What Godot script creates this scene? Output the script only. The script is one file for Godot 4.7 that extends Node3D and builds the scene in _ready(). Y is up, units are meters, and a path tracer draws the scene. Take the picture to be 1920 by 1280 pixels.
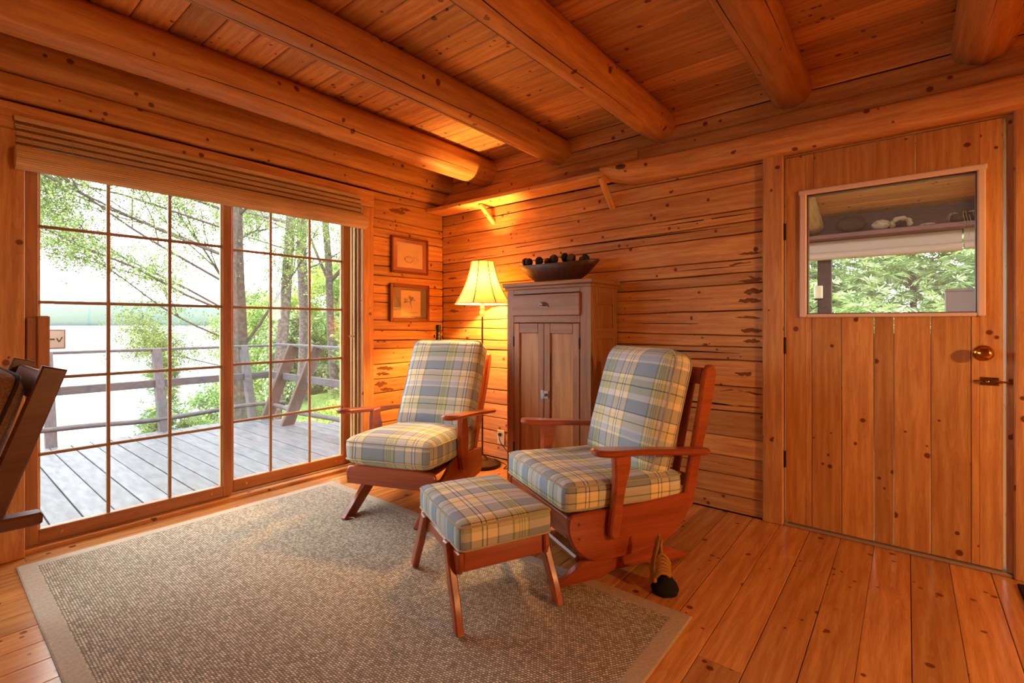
extends Node3D
# Log-cabin sitting corner: sliding glass door to a lakeside deck, plaid gliders, lamp, cabinet, plank door.

const CAM := Vector3(3.2476, 1.10, 2.997)
var rng := RandomNumberGenerator.new()
var noise := FastNoiseLite.new()
var M := {}
var names := {}

# ---------------------------------------------------------------- mesh builder
class MB:
	var v := PackedVector3Array()
	var t := PackedVector2Array()
	var g := PackedInt32Array()
	var gid := 1

	func tri(a: Vector3, b: Vector3, c: Vector3, ua: Vector2, ub: Vector2, uc: Vector2, gr: int) -> void:
		v.append(a); v.append(b); v.append(c)
		t.append(ua); t.append(ub); t.append(uc)
		g.append(gr)

	func quad(a: Vector3, b: Vector3, c: Vector3, d: Vector3, ua: Vector2, ub: Vector2, uc: Vector2, ud: Vector2, gr: int) -> void:
		tri(a, b, c, ua, ub, uc, gr)
		tri(a, c, d, ua, uc, ud, gr)

	func orient(from: int) -> void:
		var c := Vector3.ZERO
		var n := v.size() - from
		if n == 0:
			return
		for i in range(from, v.size()):
			c += v[i]
		c /= float(n)
		var vol := 0.0
		for i in range(from, v.size(), 3):
			vol += (v[i] - c).dot((v[i + 1] - c).cross(v[i + 2] - c))
		if vol > 0.0:
			for i in range(from, v.size(), 3):
				var q := v[i + 1]
				v[i + 1] = v[i + 2]
				v[i + 2] = q
				var r := t[i + 1]
				t[i + 1] = t[i + 2]
				t[i + 2] = r

	# sections: Array of PackedVector3Array, each a closed loop
	func loft(secs: Array, smooth := true, cap := true, uvo := Vector2.ZERO, uvs := Vector2(0.5, 2.0), closed := true) -> void:
		var from := v.size()
		gid += 1
		var gr := gid if smooth else -1
		var m: int = secs[0].size()
		var per := PackedFloat32Array()
		per.resize(m + 1)
		var s0: PackedVector3Array = secs[int(secs.size() / 2.0)]
		per[0] = 0.0
		for j in m:
			per[j + 1] = per[j] + s0[j].distance_to(s0[(j + 1) % m])
		var u := 0.0
		var jm := m if closed else m - 1
		for i in secs.size() - 1:
			var a: PackedVector3Array = secs[i]
			var b: PackedVector3Array = secs[i + 1]
			var du := (a[0].distance_to(b[0]) + a[int(m / 2.0)].distance_to(b[int(m / 2.0)])) * 0.5
			for j in jm:
				var k := (j + 1) % m
				var va := per[j] * uvs.y + uvo.y
				var vb := per[j + 1] * uvs.y + uvo.y
				var u0 := u * uvs.x + uvo.x
				var u1 := (u + du) * uvs.x + uvo.x
				quad(a[j], a[k], b[k], b[j], Vector2(u0, va), Vector2(u0, vb), Vector2(u1, vb), Vector2(u1, va), gr)
			u += du
		if cap and closed:
			for e in 2:
				var s: PackedVector3Array = secs[0] if e == 0 else secs[secs.size() - 1]
				var c := Vector3.ZERO
				for p in s:
					c += p
				c /= float(m)
				for j in m:
					var k := (j + 1) % m
					var p0 := s[j] - c
					var p1 := s[k] - c
					var ua := Vector2(p0.x + p0.z, p0.y) * uvs.y + uvo
					var ub := Vector2(p1.x + p1.z, p1.y) * uvs.y + uvo
					if e == 0:
						tri(c, s[k], s[j], uvo, ub, ua, -1)
					else:
						tri(c, s[j], s[k], uvo, ua, ub, -1)
		orient(from)

	# chamfered bar along local X, centred; grain runs along X
	func bar(xf: Transform3D, L: float, W: float, T: float, bev := 0.004, uvo := Vector2.ZERO, ends := true, uvs := Vector2(0.5, 2.0)) -> void:
		var w := W * 0.5
		var h := T * 0.5
		var b := minf(bev, minf(w, h) * 0.9)
		var ring := func(x: float, k: float) -> PackedVector3Array:
			var ww := w - k
			var hh := h - k
			var p := PackedVector3Array()
			for q in [Vector2(-ww, -hh + b), Vector2(-ww, hh - b), Vector2(-ww + b, hh), Vector2(ww - b, hh), Vector2(ww, hh - b), Vector2(ww, -hh + b), Vector2(ww - b, -hh), Vector2(-ww + b, -hh)]:
				p.append(xf * Vector3(x, q.y, q.x))
			return p
		var l := L * 0.5
		if ends:
			loft([ring.call(-l, b * 0.9), ring.call(-l + b, 0.0), ring.call(l - b, 0.0), ring.call(l, b * 0.9)], false, true, uvo, uvs)
		else:
			loft([ring.call(-l, 0.0), ring.call(l, 0.0)], false, true, uvo, uvs)

	# axis-aligned chamfered box from lo to hi, grain along axis ax (0,1,2)
	func box(lo: Vector3, hi: Vector3, ax := 0, bev := 0.003, uvo := Vector2.ZERO, ends := true) -> void:
		var c := (lo + hi) * 0.5
		var s := (hi - lo).abs()
		var bs := Basis()
		if ax == 0:
			bar(Transform3D(bs, c), s.x, s.z, s.y, bev, uvo, ends)
		elif ax == 1:
			bs = Basis(Vector3(0, 1, 0), Vector3(1, 0, 0), Vector3(0, 0, -1))
			bar(Transform3D(bs, c), s.y, s.z, s.x, bev, uvo, ends)
		else:
			bs = Basis(Vector3(0, 0, 1), Vector3(0, 1, 0), Vector3(-1, 0, 0))
			bar(Transform3D(bs, c), s.z, s.x, s.y, bev, uvo, ends)

	func tube(pts: PackedVector3Array, radii: PackedFloat32Array, n := 8, uvo := Vector2.ZERO, uvs := Vector2(0.5, 2.0)) -> void:
		var secs := []
		var up := Vector3.UP
		for i in pts.size():
			var d := (pts[mini(i + 1, pts.size() - 1)] - pts[maxi(i - 1, 0)]).normalized()
			if absf(d.dot(up)) > 0.95:
				up = Vector3.RIGHT if absf(d.x) < 0.8 else Vector3.FORWARD
			var x := d.cross(up).normalized()
			var y := x.cross(d).normalized()
			up = y
			var p := PackedVector3Array()
			for j in n:
				var a := TAU * j / n
				p.append(pts[i] + (x * cos(a) + y * sin(a)) * radii[i])
			secs.append(p)
		loft(secs, true, true, uvo, uvs)

	# lathe about local Y; profile of Vector2(radius, y)
	func lathe(xf: Transform3D, prof: PackedVector2Array, n := 24, sx := 1.0, sz := 1.0) -> void:
		var from := v.size()
		gid += 1
		var u := 0.0
		for i in prof.size() - 1:
			if i > 0:
				var d0 := (prof[i] - prof[i - 1]).normalized()
				var d1 := (prof[i + 1] - prof[i]).normalized()
				if d0.dot(d1) < 0.72:
					gid += 1
			var a := prof[i]
			var b := prof[i + 1]
			var du := a.distance_to(b)
			for j in n:
				var c0 := cos(TAU * j / n)
				var s0 := sin(TAU * j / n)
				var c1 := cos(TAU * (j + 1) / n)
				var s1 := sin(TAU * (j + 1) / n)
				var p0 := xf * Vector3(a.x * c0 * sx, a.y, a.x * s0 * sz)
				var p1 := xf * Vector3(a.x * c1 * sx, a.y, a.x * s1 * sz)
				var p2 := xf * Vector3(b.x * c1 * sx, b.y, b.x * s1 * sz)
				var p3 := xf * Vector3(b.x * c0 * sx, b.y, b.x * s0 * sz)
				var q0 := Vector2(u * 0.5, float(j) / n)
				var q1 := Vector2(u * 0.5, float(j + 1) / n)
				var q2 := Vector2((u + du) * 0.5, float(j + 1) / n)
				var q3 := Vector2((u + du) * 0.5, float(j) / n)
				if a.x > 1e-5:
					tri(p0, p1, p2, q0, q1, q2, gid)
				if b.x > 1e-5:
					tri(p0, p2, p3, q0, q2, q3, gid)
			u += du
		orient(from)

	# polygon in local XY extruded along Z by th, with bevel; grain along X
	func slab(xf: Transform3D, poly: PackedVector2Array, th: float, bev := 0.004, uvo := Vector2.ZERO) -> void:
		var from := v.size()
		if Geometry2D.is_polygon_clockwise(poly):
			poly = poly.duplicate()
			poly.reverse()
		var m := poly.size()
		var inner := PackedVector2Array()
		var grp := PackedInt32Array()
		gid += 1
		for i in m:
			var e0 := (poly[i] - poly[(i + m - 1) % m]).normalized()
			var e1 := (poly[(i + 1) % m] - poly[i]).normalized()
			var nn := (Vector2(-e0.y, e0.x) + Vector2(-e1.y, e1.x))
			var l := maxf(nn.length_squared() * 0.5, 0.3)
			inner.append(poly[i] + nn / l * bev)
			if e0.dot(e1) < 0.8:
				gid += 1
			grp.append(gid)
		var h := th * 0.5
		var zs := [-h, -h + bev, h - bev, h]
		for k in 3:
			gid += 1
			for i in m:
				var j := (i + 1) % m
				var pa: PackedVector2Array = inner if k == 0 else poly
				var pb: PackedVector2Array = inner if k == 2 else poly
				var gr: int = grp[i] + (k + 1) * 100000
				var za: float = zs[k]
				var zb: float = zs[k + 1]
				quad(xf * Vector3(pa[i].x, pa[i].y, za), xf * Vector3(pa[j].x, pa[j].y, za), xf * Vector3(pb[j].x, pb[j].y, zb), xf * Vector3(pb[i].x, pb[i].y, zb),
					Vector2(pa[i].x * 0.5, pa[i].y * 2.0 + za * 2.0) + uvo, Vector2(pa[j].x * 0.5, pa[j].y * 2.0 + za * 2.0) + uvo, Vector2(pb[j].x * 0.5, pb[j].y * 2.0 + zb * 2.0) + uvo, Vector2(pb[i].x * 0.5, pb[i].y * 2.0 + zb * 2.0) + uvo, gr)
		var idx := Geometry2D.triangulate_polygon(inner)
		if idx.is_empty():
			print("slab outline crosses itself: ", poly[0], " ", m)
		for e in 2:
			var z: float = -h if e == 0 else h
			for i in range(0, idx.size(), 3):
				var a := inner[idx[i]]
				var b := inner[idx[i + 1]]
				var c := inner[idx[i + 2]]
				# make CCW in xy so that +z cap faces outward
				if (b - a).cross(c - a) < 0.0:
					var q := b
					b = c
					c = q
				var ua := Vector2(a.x * 0.5, a.y * 2.0) + uvo
				var ub := Vector2(b.x * 0.5, b.y * 2.0) + uvo
				var uc := Vector2(c.x * 0.5, c.y * 2.0) + uvo
				if e == 1:
					tri(xf * Vector3(a.x, a.y, z), xf * Vector3(b.x, b.y, z), xf * Vector3(c.x, c.y, z), ua, ub, uc, -1)
				else:
					tri(xf * Vector3(a.x, a.y, z), xf * Vector3(c.x, c.y, z), xf * Vector3(b.x, b.y, z), ua, uc, ub, -1)
		orient(from)

	func ball(c: Vector3, r: Vector3, n := 12, bump := 0.0, nz: FastNoiseLite = null) -> void:
		var from := v.size()
		gid += 1
		var k := int(n / 2.0)
		var pos := func(i: int, j: int) -> Vector3:
			var th := PI * i / k
			var ph := TAU * (j % n) / n
			var d := Vector3(sin(th) * cos(ph), cos(th), sin(th) * sin(ph))
			var q := 1.0
			if nz:
				q += bump * nz.get_noise_3dv((d + c * 3.0) * 2.0)
			return c + d * r * q
		for i in k:
			for j in n:
				var a: Vector3 = pos.call(i, j)
				var b: Vector3 = pos.call(i, j + 1)
				var e: Vector3 = pos.call(i + 1, j + 1)
				var f: Vector3 = pos.call(i + 1, j)
				var ua := Vector2(float(j) / n, float(i) / k)
				var ub := Vector2(float(j + 1) / n, float(i) / k)
				var uc := Vector2(float(j + 1) / n, float(i + 1) / k)
				var ud := Vector2(float(j) / n, float(i + 1) / k)
				if i > 0:
					tri(a, b, e, ua, ub, uc, gid)
				if i < k - 1:
					tri(a, e, f, ua, uc, ud, gid)
		orient(from)

	func done() -> ArrayMesh:
		var st := SurfaceTool.new()
		st.begin(Mesh.PRIMITIVE_TRIANGLES)
		for i in g.size():
			st.set_smooth_group(g[i])
			for k in 3:
				st.set_uv(t[i * 3 + k])
				st.add_vertex(v[i * 3 + k])
		st.generate_normals()
		st.generate_tangents()
		st.index()
		return st.commit()

# ---------------------------------------------------------------- scene helpers
func numbered(parent: Node, called: String) -> String:
	var key := str(parent.get_instance_id()) + called
	var n: int = names.get(key, 0)
	names[key] = n + 1
	return called if n == 0 else "%s_%03d" % [called, n]

func put(parent: Node, called: String, mesh: Mesh, mat: Material, xf := Transform3D()) -> MeshInstance3D:
	var o := MeshInstance3D.new()
	o.mesh = mesh
	o.material_override = mat
	o.name = numbered(parent, called)
	o.transform = xf
	parent.add_child(o, true)
	return o

func tag(o: Node, label: String, category := "", group := "", kind := "") -> Node:
	if label: o.set_meta("label", label)
	if category: o.set_meta("category", category)
	if group: o.set_meta("group", group)
	if kind: o.set_meta("kind", kind)
	return o

func thing(called: String, label: String, category: String, at := Vector3.ZERO, yaw := 0.0, group := "") -> Node3D:
	var o := Node3D.new()
	o.name = numbered(self, called)
	o.position = at
	o.rotation.y = deg_to_rad(yaw)
	add_child(o, true)
	tag(o, label, category, group)
	return o

func structure(called: String, label: String, mesh: Mesh = null, mat: Material = null) -> Node3D:
	var o: Node3D
	if mesh:
		o = MeshInstance3D.new()
		o.mesh = mesh
		o.material_override = mat
	else:
		o = Node3D.new()
	o.name = called
	add_child(o, true)
	tag(o, label, "", "", "structure")
	return o

func uvr() -> Vector2:
	return Vector2(rng.randf(), rng.randf())

func mat(c: Color, rough := 0.6, tex: Texture2D = null, metal := 0.0) -> StandardMaterial3D:
	var m := StandardMaterial3D.new()
	m.albedo_color = c
	m.roughness = rough
	m.metallic = metal
	if tex:
		m.albedo_texture = tex
	return m

func cr2(p0: Vector2, p1: Vector2, p2: Vector2, p3: Vector2, w: float) -> Vector2:
	var q := cr3(Vector3(p0.x, p0.y, 0), Vector3(p1.x, p1.y, 0), Vector3(p2.x, p2.y, 0), Vector3(p3.x, p3.y, 0), w)
	return Vector2(q.x, q.y)

# centripetal Catmull-Rom: no overshoot where the spacing of points changes
func cr3(p0: Vector3, p1: Vector3, p2: Vector3, p3: Vector3, w: float) -> Vector3:
	var t1 := maxf(sqrt(p0.distance_to(p1)), 1e-4)
	var t2 := t1 + maxf(sqrt(p1.distance_to(p2)), 1e-4)
	var t3 := t2 + maxf(sqrt(p2.distance_to(p3)), 1e-4)
	if p0.distance_to(p1) < 1e-6:
		p0 = p1 - (p2 - p1)
		t2 = sqrt(p1.distance_to(p2)) * 2.0
		t1 = t2 * 0.5
		t3 = t2 + maxf(sqrt(p2.distance_to(p3)), 1e-4)
	if p2.distance_to(p3) < 1e-6:
		p3 = p2 + (p2 - p1)
		t3 = t2 + (t2 - t1)
	var t := lerpf(t1, t2, w)
	var a1 := p0.lerp(p1, t / t1)
	var a2 := p1.lerp(p2, (t - t1) / (t2 - t1))
	var a3 := p2.lerp(p3, (t - t2) / (t3 - t2))
	var b1 := a1.lerp(a2, t / t2)
	var b2 := a2.lerp(a3, (t - t1) / (t3 - t1))
	return b1.lerp(b2, (t - t1) / (t2 - t1))

func arc(pts: Array, per := 6, closed := false) -> PackedVector2Array:
	# Catmull-Rom through 2D points
	var out := PackedVector2Array()
	var n := pts.size()
	var last := n if closed else n - 1
	for i in last:
		var p0: Vector2 = pts[(i + n - 1) % n] if closed or i > 0 else pts[i]
		var p1: Vector2 = pts[i]
		var p2: Vector2 = pts[(i + 1) % n]
		var p3: Vector2 = pts[(i + 2) % n] if closed or i + 2 < n else p2
		for k in per:
			out.append(cr2(p0, p1, p2, p3, float(k) / per))
	if not closed:
		out.append(pts[n - 1])
	return out

func arc3(pts: Array, per := 5) -> PackedVector3Array:
	var out := PackedVector3Array()
	var n := pts.size()
	for i in n - 1:
		var p0: Vector3 = pts[maxi(i - 1, 0)]
		var p1: Vector3 = pts[i]
		var p2: Vector3 = pts[i + 1]
		var p3: Vector3 = pts[mini(i + 2, n - 1)]
		for k in per:
			out.append(cr3(p0, p1, p2, p3, float(k) / per))
	out.append(pts[n - 1])
	return out

func const_r(n: int, r: float) -> PackedFloat32Array:
	var a := PackedFloat32Array()
	a.resize(n)
	a.fill(r)
	return a

func cable(pts: Array, r: float, n := 6, per := 5) -> ArrayMesh:
	var b := MB.new()
	var p := arc3(pts, per)
	b.tube(p, const_r(p.size(), r), n)
	return b.done()

# ---------------------------------------------------------------- textures
func noise_bytes(w: int, h: int, freq: float, seed_: int, octaves := 3) -> PackedByteArray:
	var n := FastNoiseLite.new()
	n.seed = seed_
	n.noise_type = FastNoiseLite.TYPE_SIMPLEX_SMOOTH
	n.frequency = freq
	n.fractal_octaves = octaves
	var im := n.get_seamless_image(w, h)
	im.convert(Image.FORMAT_L8)
	return im.get_data()

func tex_of(bytes: PackedByteArray, w: int, h: int) -> ImageTexture:
	var im := Image.create_from_data(w, h, false, Image.FORMAT_RGB8, bytes)
	return ImageTexture.create_from_image(im)

# wood: W px along the grain, H across; knots = how many
func wood_texture(W: int, H: int, seed_: int, knots: int, contrast: float, ring: float, warp: float) -> ImageTexture:
	var r := RandomNumberGenerator.new()
	r.seed = seed_
	var nq := W >> 3
	var n1 := noise_bytes(nq, H, 0.012, seed_, 2)       # slow warp (sampled every 8 px along)
	var n2 := noise_bytes(nq, H, 0.16, seed_ + 5, 2)    # fibre
	var n3 := noise_bytes(nq, H, 0.03, seed_ + 9, 2)    # tone patches
	var PL := H * 4
	var prof := PackedFloat32Array()
	prof.resize(PL)
	var k1 := int(H / ring)
	for i in PL:
		var x := float(i) / PL
		var ph := x * k1 + 0.8 * sin(TAU * x * 3.0 + 1.0) + 0.5 * sin(TAU * x * 7.0)
		var s := ph - floorf(ph)
		prof[i] = pow(s, 2.2) - 0.33 + 0.3 * sin(TAU * x * 5.0 + 2.0)
	var disp := PackedFloat32Array()
	disp.resize(W * H)
	var dark := PackedFloat32Array()
	dark.resize(W * H)
	for k in knots:
		var kx := r.randf() * W
		var ky := r.randf() * H
		var big := r.randf()
		var rx := (2.2 + 4.6 * big * big) * W / 1024.0
		var ry := rx * r.randf_range(1.6, 2.3) * (H / 512.0) * (1024.0 / W)
		var ax := rx * 6.0
		var ay := ry * 3.2
		for yy in range(int(-ay), int(ay)):
			var row := posmod(int(ky) + yy, H) * W
			for xx in range(int(-ax), int(ax)):
				var id := row + posmod(int(kx) + xx, W)
				var dx := xx / rx
				var dy := yy / ry
				var e := exp(-(dx * dx * 0.09 + dy * dy * 0.35))
				disp[id] -= signf(dy) * e * ry * 0.9 * minf(1.0, absf(dy))
				var q := sqrt(dx * dx + dy * dy)
				if q < 1.35:
					dark[id] = maxf(dark[id], clampf((1.35 - q) * 2.6, 0.0, 1.0) * (0.78 + 0.16 * sin(q * 11.0)))
	var out := PackedByteArray()
	out.resize(W * H * 3)
	for y in H:
		for x in W:
			var id := y * W + x
			var f := x / 8.0
			var i0 := int(f)
			var fr := f - i0
			var i1 := (i0 + 1) % nq
			var b := y * nq
			var w1 := n1[b + i0] * (1.0 - fr) + n1[b + i1] * fr
			var w2 := n2[b + i0] * (1.0 - fr) + n2[b + i1] * fr
			var w3 := n3[b + i0] * (1.0 - fr) + n3[b + i1] * fr
			var pv := (y + disp[id] + (w1 - 128.0) * warp) * 4.0
			var L := 0.9 - contrast * prof[posmod(int(pv), PL)] + (w2 - 128.0) * 0.0003 + (w3 - 128.0) * 0.0006
			var d := dark[id]
			var rr := L * (1.0 - d) + 0.40 * d
			var gg := L * (0.25 + 0.83 * L) * (1.0 - d) + 0.20 * d
			var bb := L * (0.05 + 1.0 * L) * (1.0 - d) + 0.11 * d
			id *= 3
			out[id] = clampi(int(rr * 255.0), 0, 255)
			out[id + 1] = clampi(int(gg * 255.0), 0, 255)
			out[id + 2] = clampi(int(bb * 255.0), 0, 255)
	return tex_of(out, W, H)

func stripes(n: int, bands: Array) -> PackedColorArray:
	var a := PackedColorArray()
	a.resize(n)
	a.fill(bands[0][2])
	for b in bands:
		for i in range(int(b[0] * n), int(b[1] * n)):
			a[posmod(i, n)] = b[2]
	return a

func plaid_texture(n: int) -> ImageTexture:
	var cream := Color(0.95, 0.89, 0.70)
	var tan_ := Color(0.86, 0.72, 0.52)
	var blue := Color(0.58, 0.64, 0.69)
	var pale := Color(0.78, 0.81, 0.82)
	var green := Color(0.44, 0.51, 0.33)
	var sage := Color(0.77, 0.79, 0.60)
	var navy := Color(0.22, 0.25, 0.33)
	var white := Color(0.98, 0.96, 0.87)
	var wu := stripes(n, [[0, 1, cream], [0.0, 0.165, blue], [0.165, 0.185, green], [0.185, 0.335, sage], [0.215, 0.225, green], [0.245, 0.255, green], [0.275, 0.285, green], [0.335, 0.355, green], [0.355, 0.505, pale], [0.505, 0.522, green], [0.522, 0.79, cream], [0.625, 0.638, navy], [0.638, 0.672, white], [0.672, 0.685, navy], [0.79, 0.81, green], [0.81, 1.0, blue]])
	var wv := stripes(n, [[0, 1, white], [0.03, 0.19, blue], [0.19, 0.205, navy], [0.25, 0.40, cream], [0.31, 0.325, green], [0.43, 0.50, pale], [0.53, 0.70, blue], [0.70, 0.715, green], [0.76, 0.95, sage], [0.845, 0.86, navy]])
	var out := PackedByteArray()
	out.resize(n * n * 3)
	for y in n:
		var cv := wv[y]
		for x in n:
			var k := 0.56 if ((x + y) & 3) < 2 else 0.40
			var c := wu[x].lerp(cv, k)
			var id := (y * n + x) * 3
			out[id] = int(c.r * 255.0)
			out[id + 1] = int(c.g * 255.0)
			out[id + 2] = int(c.b * 255.0)
	return tex_of(out, n, n)

# woven loops: returns [colour, normal]
func weave_textures(n: int, cx: int, cy: int, dark_: Color, light_: Color, seed_: int, bump: float) -> Array:
	var r := RandomNumberGenerator.new()
	r.seed = seed_
	var tone := PackedFloat32Array()
	for i in (cx + 1) * (cy + 1):
		tone.append(r.randf_range(0.55, 1.0))
	var out := PackedByteArray()
	out.resize(n * n * 3)
	var hgt := PackedByteArray()
	hgt.resize(n * n)
	for y in n:
		var fy := float(y) / n * cy
		var iy := int(fy)
		var dy := fy - iy - 0.5
		for x in n:
			var fx := float(x) / n * cx + (0.5 if (iy & 1) == 1 else 0.0)
			var ix := int(fx)
			var dx := fx - ix - 0.5
			var h := clampf(1.35 - 1.9 * sqrt(dx * dx * 1.0 + dy * dy * 0.9 + dx * dy * 0.5), 0.0, 1.0)
			var tn := tone[(iy % cy) * (cx + 1) + (ix % cx)]
			var k := h * tn
			var id := y * n + x
			hgt[id] = int(h * 255.0)
			id *= 3
			out[id] = int((dark_.r + (light_.r - dark_.r) * k) * 255.0)
			out[id + 1] = int((dark_.g + (light_.g - dark_.g) * k) * 255.0)
			out[id + 2] = int((dark_.b + (light_.b - dark_.b) * k) * 255.0)
	var im := Image.create_from_data(n, n, false, Image.FORMAT_L8, hgt)
	im.convert(Image.FORMAT_RGBA8)
	im.bump_map_to_normal_map(bump)
	return [tex_of(out, n, n), ImageTexture.create_from_image(im)]

func speckle_texture(n: int, freq: float, seed_: int, a: Color, b: Color, octaves := 4) -> NoiseTexture2D:
	var f := FastNoiseLite.new()
	f.seed = seed_
	f.frequency = freq
	f.fractal_octaves = octaves
	var nt := NoiseTexture2D.new()
	nt.width = n
	nt.height = n
	nt.seamless = true
	nt.noise = f
	var gr := Gradient.new()
	gr.set_color(0, a)
	gr.set_color(1, b)
	nt.color_ramp = gr
	return nt

func sketch_texture(w: int, h: int, paper: Color, ink: Color, kind: int) -> ImageTexture:
	var im := Image.create(w, h, false, Image.FORMAT_RGB8)
	im.fill(paper)
	var r := RandomNumberGenerator.new()
	r.seed = 40 + kind
	var stroke := func(a: Vector2, b: Vector2, k: float) -> void:
		var n := int(a.distance_to(b) * 1.5) + 1
		for i in n:
			var p := a.lerp(b, float(i) / n)
			var x := int(p.x)
			var y := int(p.y)
			if x >= 0 and y >= 0 and x < w and y < h:
				im.set_pixel(x, y, im.get_pixel(x, y).lerp(ink, k))
	if kind == 0:
		# loose pencil scribble of a resting form with an upright stem
		for i in 120:
			var a := r.randf() * TAU
			var c := Vector2(0.45, 0.66) * Vector2(w, h)
			var q := Vector2(cos(a), sin(a) * 0.62) * w * r.randf_range(0.12, 0.21)
			var q2 := Vector2(cos(a + 0.5), sin(a + 0.5) * 0.62) * w * r.randf_range(0.12, 0.21)
			stroke.call(c + q, c + q2, 0.3)
		for i in 70:
			var c := Vector2(r.randf_range(0.62, 0.84) * w, r.randf_range(0.28, 0.86) * h)
			stroke.call(c, c + Vector2(r.randf_range(-0.06, 0.06) * w, r.randf_range(-0.14, 0.14) * h), 0.3)
	else:
		# bare-branched tree
		var stack := [[Vector2(0.52 * w, 0.84 * h), -PI / 2, 0.27 * h, 0]]
		while stack.size():
			var s: Array = stack.pop_back()
			var p: Vector2 = s[0]
			var e: Vector2 = p + Vector2(cos(s[1]), sin(s[1])) * float(s[2])
			stroke.call(p, e, 0.75)
			stroke.call(p + Vector2(1, 0), e, 0.5)
			if int(s[3]) < 6:
				for k in 2 + (1 if r.randf() < 0.4 else 0):
					stack.append([p.lerp(e, r.randf_range(0.55, 1.0)), float(s[1]) + r.randf_range(-0.75, 0.75), float(s[2]) * r.randf_range(0.6, 0.8), int(s[3]) + 1])
		for i in 60:
			var x := r.randf_range(0.2, 0.8) * w
			stroke.call(Vector2(x, 0.85 * h), Vector2(x + r.randf_range(-12, 12), 0.87 * h), 0.4)
	return ImageTexture.create_from_image(im)

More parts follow.
